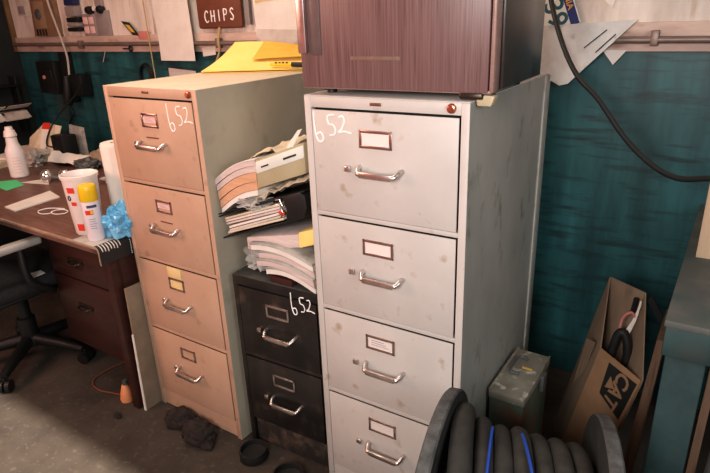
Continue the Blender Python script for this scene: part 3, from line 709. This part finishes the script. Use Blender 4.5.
m = MB().lump((-1.93, 1.04, .008), (.016, .012, .010), .5, 3, 51, 3, .001)
single('dirt_clod', m, 'rag', 'small black dirt clod on the floor in front of the desk leg', 'dirt', (-1.93, 1.04, 0))

# ------------------------------------------------------------------ wall things, left
t = thing('brown_gauge', 'brown gauge panel with round dial high on the white wall at left', 'gauge', (-3.95, 2.26, 1.46))
Y = 2.284
def wq(pts, y=Y, th=.012): return MB().prism([(x, y, z) for x, z in pts], (0, -th, 0), .001)
wq([(-4.13, 1.46), (-3.83, 1.46), (-3.83, 1.72), (-4.10, 1.72)], Y, .03).build('panel', 'tan_panel', t)
wq([(-4.09, 1.51), (-3.95, 1.51), (-3.95, 1.68), (-4.07, 1.68)], Y - .030, .006).build('dial_plate', 'dialp', t)
MB().lathe([(0, .012), (.018, .012), (.032, .008), (.034, 0)], 20, Matrix.Translation((-4.02, Y - .036, 1.60)) @ Matrix.Rotation(R(90), 4, 'X')).build('dial', 'grey_metal', t)
for k in range(4): MB().box(-4.09 + k * .035, -4.075 + k * .035, Y - .033, Y - .029, 1.465, 1.505).build('vent_slot', 'black', t)
t = thing('paper_bag', 'clear bag with grey paper pinned on the wall left of the gauge', 'bag', (-4.25, 2.27, 1.6))
wq([(-4.33, 1.60), (-4.17, 1.59), (-4.17, 1.75), (-4.33, 1.75)], Y, .006).build('bag', 'paper_dirty', t)
wq([(-4.31, 1.61), (-4.23, 1.605), (-4.23, 1.66), (-4.31, 1.66)], Y - .006, .004).build('grey_paper', 'grey_plate', t)
m = MB().tube(smooth([Vector(q) for q in ((-3.86, 2.235, 1.9), (-3.85, 2.232, 1.68), (-3.79, 2.23, 1.48), (-3.745, 2.225, 1.33), (-3.745, 2.21, 1.20))]), .007, 8)
single('white_cable', m, 'cable', 'pale cable hanging down the wall to the black outlet box', 'cable', (-3.8, 2.23, 1.2))
t = thing('electrical_box', 'square dark electrical box with red light on the teal wall', 'electrical box', (-4.03, 2.27, 1.17))
MB().box(-4.15, -3.93, 2.22, 2.287, 1.085, 1.30, .006).build('housing', 'black', t)
MB().box(-4.12, -3.96, 2.212, 2.222, 1.115, 1.25, .004).build('cover', 'black', t)
MB().lathe([(0, .012), (.008, .012), (.013, .008), (.014, 0)], 16, Matrix.Translation((-4.05, 2.213, 1.195)) @ Matrix.Rotation(R(90), 4, 'X')).build('indicator', 'pinkred', t)
MB().prism([(-4.07, 2.286, .90), (-3.97, 2.286, .88), (-3.94, 2.286, 1.085), (-4.08, 2.286, 1.085)], (0, -.004, 0)).build('hanging_tag', 'bench', t)
t = thing('outlet_box', 'black outlet box with plugs on the teal wall beside the electrical box', 'outlet', (-3.74, 2.27, 1.17))
MB().box(-3.76, -3.62, 2.205, 2.287, 1.08, 1.22, .006).build('housing', 'black', t)
MB().box(-3.87, -3.79, 2.235, 2.287, 1.03, 1.36, .004).build('conduit_strip', 'black', t)
MB().tube([(-3.76, 2.20, 1.21), (-3.765, 2.19, 1.10), (-3.79, 2.19, 1.03)], [.022, .03, .028], 12).build('plug', 'black', t)
MB().tube(smooth([Vector(q) for q in ((-3.95, 2.28, 1.05), (-3.90, 2.27, .95), (-3.96, 2.26, .86), (-4.0, 2.25, .76))]), .006, 8).build('cord', 'black', t)
t = thing('hanging_tools', 'stack of navy and grey gadgets hanging on the white wall', 'tools', (-3.60, 2.26, 1.5))
for k, (z0, z1, mt) in enumerate(((1.64, 1.72, 'blue'), (1.575, 1.635, 'grey_plate'), (1.54, 1.57, 'black'), (1.515, 1.535, 'grey_plate'), (1.485, 1.51, 'black'))):
    MB().box(-3.68 - .004 * k, -3.57, 2.235, 2.279, z0, z1, .006, Matrix.Identity(4)).build('gadget', mt, t)
t = thing('outlet_plate', 'grey four-square outlet plate on the white wall', 'outlet plate', (-3.50, 2.27, 1.47))
MB().box(-3.565, -3.425, 2.268, 2.284, 1.455, 1.585, .003).build('plate', 'grey_plate', t)
for k in range(4):
    MB().box(-3.555 + .062 * (k % 2), -3.508 + .062 * (k % 2), 2.263, 2.270, 1.470 + .055 * (k // 2), 1.512 + .055 * (k // 2), .004).build('socket', 'pink_card', t)
t = thing('switch_panel', 'narrow grey switch panel with two black knobs on the white wall', 'switch panel', (-3.37, 2.27, 1.46))
MB().box(-3.42, -3.29, 2.266, 2.284, 1.455, 1.60, .003).build('plate', 'grey_plate', t)
MB().box(-3.40, -3.33, 2.264, 2.284, 1.61, 1.75, .003).build('upper_plate', 'grey_plate', t)
for x in (-3.46, -3.345):
    MB().lathe([(0, .04), (.018, .04), (.024, .025), (.024, 0)], 16, Matrix.Translation((x, 2.28, 1.605)) @ Matrix.Rotation(R(90), 4, 'X')).build('knob', 'black', t)
MB().lathe([(0, .03), (.014, .03), (.016, 0)], 14, Matrix.Translation((-3.40, 2.28, 1.612)) @ Matrix.Rotation(R(90), 4, 'X')).build('button', 'paper', t)
# diamond tag
t = thing('diamond_tag', 'black diamond tag with gold print hung on the white wall', 'tag', (-3.08, 2.27, 1.46))
dm = [(-3.165, 1.535), (-3.095, 1.525), (-3.015, 1.45), (-3.075, 1.455)]
wq(dm, 2.266, .006).build('plate', 'blackprint', t)
cxm, czm = -3.088, 1.492
wq([((x - cxm) * .55 + cxm, (z - czm) * .55 + czm) for x, z in dm], 2.260, .002).build('print', 'gold', t)
m = wq([(-3.03, 1.432), (-2.93, 1.43), (-2.93, 1.475), (-3.02, 1.475)], 2.264, .003)
single('tape_patch', m, 'pinkred', 'faded red tape patch beside the diamond tag', 'tape', (-2.98, 2.264, 1.43))
t = thing('key', 'small dark key hanging below the conduit pipe', 'key', (-3.12, 2.25, 1.37))
MB().tube([(-3.11 + .014 * math.cos(a * .6), 2.255, 1.378 + .014 * math.sin(a * .6)) for a in range(11)], .005, 6, True).build('bow', 'black', t)
MB().box(-3.18, -3.125, 2.253, 2.258, 1.374, 1.382).build('blade', 'black', t)
m = MB().tube([(-2.90, 2.235, 1.9), (-2.895, 2.232, 1.5), (-2.885, 2.228, 1.20), (-2.88, 2.225, 1.0)], .0035, 8)
single('hanging_string', m, 'string', 'straight tan string hanging beside the long white paper sheet', 'string', (-2.89, 2.23, 1.0))
# long white paper
m = MB().sheet(lambda u, v: Vector((-2.815 + .285 * u + .02 * (v - .5) * (-1), 2.232 - .006 * math.sin(u * 2.8) - (.03 * max(0, .25 - v)), 1.315 + .50 * v)), 12, 10, .002)
single('paper_sheet', m, 'paper', 'long white paper sheet hanging over the conduit pipe', 'paper', (-2.70, 2.22, 1.32))
t = thing('chips_board', 'brown painted board lettered CHIPS in white on the wall', 'sign', (-2.32, 2.26, 1.48))
MB().box(-2.485, -2.165, 2.245, 2.262, 1.478, 1.90, .012).build('board', 'brown_board', t)
GL = {'C': [[(.75, .82), (.5, 1), (.2, .85), (.05, .5), (.2, .12), (.5, 0), (.8, .15)]], 'H': [[(.1, 1), (.1, 0)], [(.75, 1), (.75, 0)], [(.1, .5), (.75, .5)]],
      'I': [[(.4, 1), (.4, 0)]], 'P': [[(.1, 0), (.1, 1)], [(.1, 1), (.6, .95), (.7, .75), (.55, .55), (.1, .5)]], 'S': [[(.75, .85), (.45, 1), (.15, .8), (.4, .55), (.7, .3), (.5, .03), (.1, .12)]]}
for i, ch_ in enumerate('CHIPS'):
    m = MB()
    for st in GL[ch_]:
        m.tube([(-2.428 + .046 * i + .036 * p.x, 2.2440, 1.508 + .002 * i + .056 * p.y) for p in (smooth([Vector((*q, 0)) for q in st]) if len(st) > 2 else [Vector((*q, 0)) for q in st])], .0036, 6)
    tag(m.build('letter', 'chalk', t), 'hand-painted white letter ' + ch_)
MB().box(-2.14, -2.115, 2.250, 2.266, 1.49, 1.90, .003).build('side_strip', 'grey_plate', t)
m = wq([(-2.09, 1.48), (-2.075, 1.48), (-2.05, 1.62), (-2.065, 1.90), (-2.10, 1.90)], 2.266, .01)
single('brown_strap', m, 'brown_board', 'narrow brown strap hanging right of the CHIPS board', 'strap', (-2.08, 2.26, 1.5))
m = MB().sheet(lambda u, v: Vector((-2.08 + .36 * u + .02 * (1 - v), 2.232 - .004 * math.sin(u * 3), 1.375 + .50 * v)), 8, 8, .002)
t = thing('pinned_papers', 'pale sheet of paper pinned on the wall right of the CHIPS board', 'paper', (-1.9, 2.23, 1.38))
m.build('sheet', 'paper', t)
wq([(-2.05, 1.59), (-1.86, 1.60), (-1.86, 1.90), (-2.05, 1.90)], 2.228, .002).build('yellowed_sheet', 'yellow_card', t)
MB().prism([(-2.06, 2.224, 1.375), (-1.75, 2.224, 1.36), (-1.75, 2.224, 1.46), (-2.05, 2.224, 1.47)], (0, .002, 0)).build('lower_sheet', 'paper_dirty', t)
m = MB().tube(smooth([Vector(q) for q in ((-2.335, 2.253, 1.482), (-2.33, 2.228, 1.42), (-2.335, 2.23, 1.36), (-2.39, 2.22, 1.26), (-2.43, 2.21, 1.18))]), .0065, 8)
single('yellow_string', m, 'string', 'yellow cord hanging from the CHIPS board behind the yellow folder', 'string', (-2.37, 2.22, 1.2))
m = wq([(-2.83, 1.215), (-2.62, 1.20), (-2.60, 1.255), (-2.83, 1.27)], 2.288, .003)
single('paper_label', m, 'paper', 'white paper label on the teal wall just above the tan cabinet', 'paper', (-2.7, 2.284, 1.2))
m = wq([(-2.50, 1.335), (-2.40, 1.345), (-2.40, 1.39), (-2.50, 1.38)], 2.266, .002)
single('paper_note', m, 'paper', 'small white paper note below the conduit under the CHIPS board', 'paper', (-2.45, 2.262, 1.34))
m = MB()
for k in range(3): m.tube([(-3.03 + (.055 - .004 * k) * math.cos(a * .3142), 2.281 - .008 * k, 1.215 + (.075 - .004 * k) * math.sin(a * .3142)) for a in range(20)], .007, 8, True)
single('cable_coil', m, 'black', 'small black cable coil hanging on the teal wall behind the tan cabinet', 'cable', (-3.03, 2.26, 1.15))
m = MB().tube([(-3.36, 2.25, 1.36), (-3.40, 2.25, 1.30)], .003, 6)
single('wire_end', m, 'cable', 'short pale wire end poking below the white wall band', 'wire', (-3.38, 2.25, 1.3))

# ------------------------------------------------------------------ wall things, right
def rot2(p, c, a): return (c[0] + (p[0] - c[0]) * math.cos(a) - (p[1] - c[1]) * math.sin(a), c[1] + (p[0] - c[0]) * math.sin(a) + (p[1] - c[1]) * math.cos(a))
# licence plate: bottom right corner near (-.585, 1.452) rotated clockwise
t = thing('licence_plate', 'white and blue licence plate hung sideways on the wall above the big paper', 'licence plate', (-.66, 2.27, 1.45))
ang = R(-68); pc = (-.655, 1.572)
PWd, PH = .30, .15
ux, uz = Vector((math.cos(ang), 0, math.sin(ang))), Vector((-math.sin(ang), 0, math.cos(ang)))
def pl(a, b, y): return Vector((pc[0], y, pc[1])) + ux * a + uz * b
MB().prism([pl(-PWd / 2, -PH / 2, 2.268), pl(PWd / 2, -PH / 2, 2.268), pl(PWd / 2, PH / 2, 2.268), pl(-PWd / 2, PH / 2, 2.268)], (0, -.003, 0), .001).build('plate', 'plate', t)
MB().prism([pl(-PWd / 2, PH / 2 - .034, 2.2648), pl(PWd / 2, PH / 2 - .034, 2.2648), pl(PWd / 2, PH / 2 - .004, 2.2648), pl(-PWd / 2, PH / 2 - .004, 2.2648)], (0, -.0008, 0)).build('blue_band', 'plate_blue', t)
MB().text('PENNSYLVANIA', .030, frame_m(pl(-.012, PH / 2 - .019, 2.2635), ux, uz), .0004, .0005).build('state_lettering', 'plate_gold', t)
MB().text('S6 939', .100, frame_m(pl(0.0, .000, 2.2645), ux, uz), .0008, .0012).build('number', 'plate_green', t)
# big paper
t = thing('wall_paper_sheet', 'large grimy grey paper hanging aslant below the licence plate', 'paper', (-.5, 2.26, 1.3))
pts = [(-.70, 1.45), (-.335, 1.465), (-.545, 1.250), (-.575, 1.243), (-.72, 1.32)]
MB().prism([(x, 2.226, z) for x, z in pts], (0, .003, 0)).build('sheet', 'paper_cool', t)
MB().prism([(x, 2.2245, z) for x, z in [(-.335, 1.465), (-.545, 1.250), (-.555, 1.252), (-.352, 1.464)]], (0, -.008, 0)).build('folded_edge', 'paper_cool', t)
pr = MB()
for a, b2 in (((-.50, 1.375), (-.43, 1.435)), ((-.46, 1.36), (-.40, 1.42))):
    d = Vector((b2[0] - a[0], b2[1] - a[1])); n = Vector((-d.y, d.x)).normalized() * .002
    pr.prism([(a[0] - n.x, 2.2245, a[1] - n.y), (b2[0] - n.x, 2.2245, b2[1] - n.y), (b2[0] + n.x, 2.2245, b2[1] + n.y), (a[0] + n.x, 2.2245, a[1] + n.y)], (0, -.0008, 0))
pr.build('scratch_marks', 'blackprint', t)
m = MB().prism([(-.445, 2.264, 1.365), (-.365, 2.264, 1.365), (-.405, 2.264, 1.315)], (0, .002, 0))
single('paper_triangle', m, 'paper', 'small white paper triangle below the conduit on the teal wall', 'paper', (-.405, 2.258, 1.32))
m = MB().prism([(-.47, 2.276, 1.62), (-.405, 2.276, 1.62), (-.43, 2.276, 1.505), (-.455, 2.276, 1.525)], (0, .008, 0))
single('paper_flap', m, 'paper', 'pale paper point pinned at the top of the wall right of the plate', 'paper', (-.43, 2.276, 1.52))
m = MB().tube(smooth([Vector(q) for q in ((-.66, 2.20, 1.75), (-.625, 2.19, 1.56), (-.555, 2.12, 1.41), (-.475, 2.05, 1.30), (-.39, 2.0, 1.232), (-.29, 1.95, 1.125), (-.20, 1.9, 1.06), (-.12, 1.85, 1.037), (-.04, 1.8, 1.058), (.06, 1.78, 1.08), (.30, 1.9, 1.12))]), .0085, 10)
single('black_cable', m, 'cord', 'thick black cable sagging across the teal wall at right', 'cable', (-.3, 1.95, 1.04))

# ------------------------------------------------------------------ bench at right
bn = thing('workbench', 'worn teal wooden workbench against the wall at the right edge', 'workbench', (.4, 1.8, 0))
BX, BY, BZ = -.062, 1.33, .84
MB().box(BX, .9, BY, 2.285, BZ - .018, BZ, .004).build('bench_top', 'bench_top', bn)
MB().box(BX + .004, .9, BY + .004, BY + .04, .745, BZ - .018, .004).build('fascia', 'bench', bn)
MB().box(BX + .004, BX + .03, BY + .04, 2.285, .745, BZ - .018, .004).build('side_rail', 'bench', bn)
for x, y in ((BX + .012, BY + .03), (.80, BY + .03), (BX + .008, 2.16), (.80, 2.16)):
    MB().box(x, x + .085, y, y + .09, 0, .745, .004).build('leg', 'bench', bn)
m = MB().prism([(-.035, 1.755, BZ), (.17, 1.755, BZ), (.17, 1.755, 1.35), (-.035, 1.755, 1.35)], (0, .022, 0), .002)
single('pine_board', m, 'pine', 'pale pine board standing upright on the teal workbench', 'board', (.07, 1.766, BZ))
m = MB().prism([(-.130, 1.50, 0), (-.095, 1.50, 0), (-.062, 1.56, .66), (-.083, 1.56, .66)], (0, .20, 0), .002)
single('brown_plank', m, 'brown_wood', 'brown plank leaning against the left leg of the workbench', 'plank', (-.10, 1.6, 0))
m = MB().prism([(.035, 1.37, 0), (.058, 1.37, 0), (.062, 1.40, .70), (.044, 1.40, .70)], (0, .05, 0), .002)
single('brown_batten', m, 'brown_wood', 'thin brown batten standing right of the workbench leg', 'batten', (.05, 1.39, 0))
m = MB().tube([(.085, 1.30, .03), (.115, 1.40, .60)], .03, 16)
single('grey_pipe', m, 'grey_metal', 'dark grey pipe leaning under the workbench at the right edge', 'pipe', (.1, 1.35, 0))

# ------------------------------------------------------------------ cardboard box with logo
cb = thing('cardboard_box', 'tall torn brown cardboard box lettered CAT leaning by the workbench', 'box', (-.28, 1.77, 0))
FLt, FRt = Vector((-.238, 1.71, .503)), Vector((-.104, 1.60, .495))
BLt, BRt = Vector((-.270, 1.93, .652)), Vector((-.150, 1.81, .675))
def base(p, k=.20): return Vector((p.x - k * p.z, p.y, 0.002))
def panel(a, b2, th, mt, nm):
    n = (b2 - a).cross(Vector((0, 0, 1))).normalized() * th
    return MB().prism([base(a), base(b2), b2, a], n, .0008).build(nm, mt, cb)
panel(FLt, FRt, .005, 'card_or', 'front_panel')
panel(BLt, FLt, .004, 'card_in', 'side_panel'); panel(FRt, BRt, .004, 'card_in', 'side_panel'); panel(BRt, BLt, .004, 'card_in', 'back_panel')
MB().prism([base(FLt), base(FRt), base(BRt), base(BLt)], (0, 0, .004)).build('bottom', 'card_in', cb)
fl0 = Vector((-.262, 1.74, .50)); MB().prism([fl0, fl0 + Vector((-.03, .03, -.01)), Vector((-.335, 1.86, .235)), Vector((-.318, 1.83, .23))], (-.003, 0, 0)).build('torn_flap', 'card_in', cb)
# logo on the front panel: local frame along the panel
ex = (FRt - FLt); wdt = ex.length; ex.normalize()
ez = (FLt - base(FLt)).normalized()
nn = ex.cross(ez).normalized()
def fp(s, zz, off=.006): return FLt + ex * (s * wdt) - ez * zz + nn * off
if (fp(0, 0) - FLt).y > 0: nn = -nn
MB().prism([fp(.30, .02), fp(.97, .018), fp(.93, .165), fp(.36, .135)], nn * .0008).build('logo_patch', 'blackprint', cb)
tx_ = (-ez * .98 - ex * .12).normalized(); tu = ex
o = fp(.66, .085, .0075)
lm = frame_m(o, tx_, (tu - tx_ * tu.dot(tx_)).normalized())
cp = MB().text('CAT', .070, lm, .0005, .0015)
tag(cp.build('logo_lettering', 'card_or', cb), 'CAT in tan letters')
tri_x, tri_u = tx_, (tu - tx_ * tu.dot(tx_)).normalized()
MB().prism([o - tri_u * .038 - tri_x * .022 + nn * .0006, o - tri_u * .038 + tri_x * .026 + nn * .0006, o - tri_u * .006 + tri_x * .002 + nn * .0006], nn * .0008).build('logo_triangle', 'card_or', cb)
# contents
t = thing('hose_scrap', 'bent black hose pieces sticking up inside the cardboard box', 'hose', (-.21, 1.74, .3))
MB().tube(smooth([Vector(q) for q in ((-.24, 1.74, .25), (-.215, 1.735, .45), (-.20, 1.74, .545), (-.18, 1.74, .55), (-.165, 1.73, .47), (-.20, 1.72, .25))]), .014, 10).build('hose', 'rubber', t)
t = thing('wire_bundle', 'red and white wires looping above the black hose in the box', 'wires', (-.17, 1.77, .5))
MB().tube(smooth([Vector(q) for q in ((-.20, 1.755, .56), (-.195, 1.76, .60), (-.175, 1.765, .62), (-.16, 1.77, .60))]), .0042, 8).build('red_wire', 'pinkred', t)
for k in range(3): MB().tube(smooth([Vector(q) for q in ((-.185 + .006 * k, 1.75, .55), (-.168 + .004 * k, 1.765, .59 + .006 * k), (-.155, 1.785, .64 + .008 * k))]), .003, 6).build('white_wire', 'paper', t)
MB().tube([(-.175, 1.80, .60), (-.17, 1.80, .655)], .008, 8).build('dark_stub', 'black', t)
m = MB().prism([(-.140, 1.80, .655), (-.128, 1.80, .675), (-.085, 1.80, .60), (-.098, 1.80, .588)], (0, .006, 0))
single('black_wedge', m, 'black', 'small black pointed bracket behind the right side of the cardboard box', 'bracket', (-.12, 1.80, .6))

# ------------------------------------------------------------------ metal box by the white cabinet
tb = thing('metal_box', 'scratched green metal case with grey lid beside the white cabinet', 'metal box', (-.448, 1.57, 0))
x0, x1, y0, y1 = -.503, -.390, 1.438, 1.71; bh = .42
MB().box(x0 + .003, x1 - .003, y0 + .003, y1 - .003, 0, bh - .028, .004).build('case', 'box_side', tb)
l = MB().box(x0, x1, y0, y1, bh - .030, bh, .005)
l.box(x0, x0 + .010, y0, y1, bh, bh + .003, .001); l.box(x1 - .006, x1, y0, y1, bh, bh + .003, .001)
lid = l.build('lid', 'box_lid', tb)
MB().tube(smooth([Vector(q) for q in ((x0 + .055, y0 + .12, bh + .004), (x0 + .030, y0 + .115, bh + .008), (x0 + .022, y0 + .14, bh + .010), (x0 + .022, y0 + .19, bh + .010), (x0 + .032, y0 + .215, bh + .008), (x0 + .055, y0 + .21, bh + .004))]), .0045, 8).build('handle', 'grey_metal', lid)
MB().box(x0 + .052, x0 + .085, y0 + .16, y0 + .168, bh + .0003, bh + .0025).build('paint_mark', 'gold', lid)
MB().box(x1 - .002, x1 + .012, 1.60, 1.635, bh - .07, bh - .012, .003).build('latch', 'grey_metal', tb)

# ------------------------------------------------------------------ hose reel
A0, A1 = Vector((-.415, .927, .35)), Vector((-.109, 1.035, .35))
ax = (A1 - A0).normalized(); RF = .35; Wd = (A1 - A0).length
def axm(p, zv=None): # z axis along reel axle
    zv = zv or ax; xv = Vector((0, 0, 1)); yv = zv.cross(xv)
    m = Matrix.Identity(4)
    for i in range(3): m[i][0], m[i][1], m[i][2], m[i][3] = xv[i], yv[i], zv[i], p[i]
    return m
rl = thing('hose_reel', 'large dark wooden cable reel with scuffed round ends in the foreground', 'reel', (A0.x * .5 + A1.x * .5, A0.y * .5 + A1.y * .5, 0))
for p, s, fa, RF in ((A0, -1, .217, .348), (A1 - Vector((0, 0, .012)), 1, .295, .338)):
    fn = Vector((math.cos(fa), math.sin(fa), 0))
    f = MB(); th = .03
    q0 = p + (fn * (-th) if s < 0 else Vector((0, 0, 0)))
    f.lathe([(0, 0), (RF - .004, 0)], 64, axm(q0, fn)); f.lathe([(RF - .004, th), (0, th)], 64, axm(q0, fn))
    f.mi = 1; f.lathe([(RF - .004, 0), (RF, .004), (RF, th - .004), (RF - .004, th)], 64, axm(q0, fn))
    bmesh.ops.recalc_face_normals(f.bm, faces=f.bm.faces)
    f.build('flange', ['reel', 'reel_rim'], rl)
MB().lathe([(.0, 0), (.20, 0), (.20, Wd), (0, Wd)], 40, axm(A0)).build('drum', 'reel', rl)
hr = .0220
def helix(rad, t0, t1, x_at, n=36, wob=.0):
    out = []; K = int((t1 - t0) * n)
    for i in range(K + 1):
        t = t0 + (t1 - t0) * i / K; a = 2 * math.pi * t
        r = rad(t) if callable(rad) else rad
        p = A0 + ax * x_at(t)
        e1 = Vector((0, 0, 1)); e2 = ax.cross(e1)
        out.append(p + e1 * (r * math.cos(a)) + e2 * (r * math.sin(a)))
    return out
hs = thing('hose', 'thick dusty black hose wound in coils on the wooden reel', 'hose', (-.26, .98, .05))
pts = helix(lambda t: .268 - .006 * t + .004 * math.sin(t * 9), 0, 6.0, lambda t: .040 + .0425 * t)
MB().tube(pts, hr, 14).build('coil', 'hose', hs)
pts = helix(lambda t: .298 - .05 * abs(t), -.42, .42, lambda t: .030 + .05 * (t * (1 if t > 0 else .2) + .1), 40)
MB().tube(pts, .0255, 14).build('outer_wrap', 'hose', hs)
bc = thing('blue_cord', 'thin blue cord running over the coils of the black hose', 'cord', (-.26, .98, .1))
def arc(x0, x1, a0, a1, r): return [A0 + ax * (x0 + (x1 - x0) * k / 16) + (Vector((0, 0, 1)) * math.cos(a0 + (a1 - a0) * k / 16) + ax.cross(Vector((0, 0, 1))) * math.sin(a0 + (a1 - a0) * k / 16)) * r for k in range(17)]
sg = 1 if ax.cross(Vector((0, 0, 1))).y < 0 else -1
MB().tube(arc(.100, .075, -.25 * sg, 1.3 * sg, .291), .0035, 6).build('strand', 'blue_cord', bc)
MB().tube(arc(.165, .225, -.25 * sg, 1.3 * sg, .284), .0035, 6).build('strand', 'blue_cord', bc)

# ------------------------------------------------------------------ light
w = bpy.data.worlds.new('World'); scn.world = w; w.use_nodes = True
nt = w.node_tree; N = nt.nodes; L = nt.links
bg = N['Background']
tc = N.new('ShaderNodeTexCoord'); sx = N.new('ShaderNodeSeparateXYZ'); L.new(tc.outputs['Generated'], sx.inputs[0])
mr = N.new('ShaderNodeMapRange'); mr.inputs[1].default_value = -.7; mr.inputs[2].default_value = .7; L.new(sx.outputs['X'], mr.inputs[0])
rp = N.new('ShaderNodeValToRGB'); e = rp.color_ramp.elements
e[0].position = 0.; e[0].color = (1.0, .50, .38, 1); e[1].position = 1.; e[1].color = (.50, .58, .60, 1)
L.new(mr.outputs[0], rp.inputs['Fac'])
# red tint added to the world low behind the viewer, for metal reflections
mz = N.new('ShaderNodeMapRange'); mz.inputs[1].default_value = .15; mz.inputs[2].default_value = -.05; L.new(sx.outputs['Z'], mz.inputs[0])
my = N.new('ShaderNodeMapRange'); my.inputs[1].default_value = -.2; my.inputs[2].default_value = -.6; L.new(sx.outputs['Y'], my.inputs[0])
mm = N.new('ShaderNodeMath'); mm.operation = 'MULTIPLY'; L.new(mz.outputs[0], mm.inputs[0]); L.new(my.outputs[0], mm.inputs[1])
mc = N.new('ShaderNodeMix'); mc.data_type = 'RGBA'; L.new(mm.outputs[0], mc.inputs[0]); L.new(rp.outputs['Color'], mc.inputs[6]); mc.inputs[7].default_value = (3.6, .6, .42, 1)
L.new(mc.outputs[2], bg.inputs['Color'])
bg.inputs['Strength'].default_value = .12

def area(loc, target, size, power, col, sy=None):
    l = bpy.data.lights.new('area', 'AREA'); l.energy = power; l.color = col; l.size = size
    if sy: l.shape = 'RECTANGLE'; l.size_y = sy
    o = bpy.data.objects.new('area_light', l); COL.objects.link(o); o.location = loc
    o.rotation_euler = (Vector(target) - Vector(loc)).to_track_quat('-Z', 'Y').to_euler()
    return o
area((-3.0, -.4, 1.75), (-1.8, 1.5, 1.1), .9, 28, (1.0, .55, .42))
area((-.25, -.7, 1.65), (-.8, 1.6, 1.15), .6, 34, (1.0, .96, .92))
area((1.15, .15, 1.75), (-.6, 1.7, .9), .7, 15, (.90, .98, 1.0))
area((-1.9, 1.05, 2.72), (-1.9, 1.35, 0), .8, 22, (1.0, .86, .70))
sun = bpy.data.lights.new('sun', 'SUN'); sun.energy = 11; sun.angle = R(1.4); sun.color = (1., .93, .82)
so = bpy.data.objects.new('sun', sun); COL.objects.link(so)
d = Vector((.0, 1.865, -2.8)); so.rotation_euler = d.to_track_quat('-Z', 'Y').to_euler()

# ------------------------------------------------------------------ camera (solved from the photograph)
f, pitch, roll, yaw, cz = 570.52, .3682, -.0394, .598, 1.5103
dv = Vector((-math.sin(yaw) * math.cos(pitch), math.cos(yaw) * math.cos(pitch), -math.sin(pitch)))
r0 = Vector((math.cos(yaw), math.sin(yaw), 0)); u0 = r0.cross(dv)
r2 = r0 * math.cos(roll) + u0 * math.sin(roll); u2 = -r0 * math.sin(roll) + u0 * math.cos(roll)
cam = bpy.data.cameras.new('camera'); co = bpy.data.objects.new('camera', cam); COL.objects.link(co)
mx = Matrix.Identity(4)
for i in range(3): mx[i][0], mx[i][1], mx[i][2] = r2[i], u2[i], -dv[i]
mx[2][3] = cz
co.matrix_world = mx
cam.sensor_width = 36; cam.lens = f * 36 / 710; cam.clip_start = .02
scn.camera = co
scn.view_settings.view_transform = 'Standard'
scn.view_settings.look = 'None'
scn.view_settings.gamma = .90
scn.view_settings.exposure = .14
scn.cycles.use_denoising = True
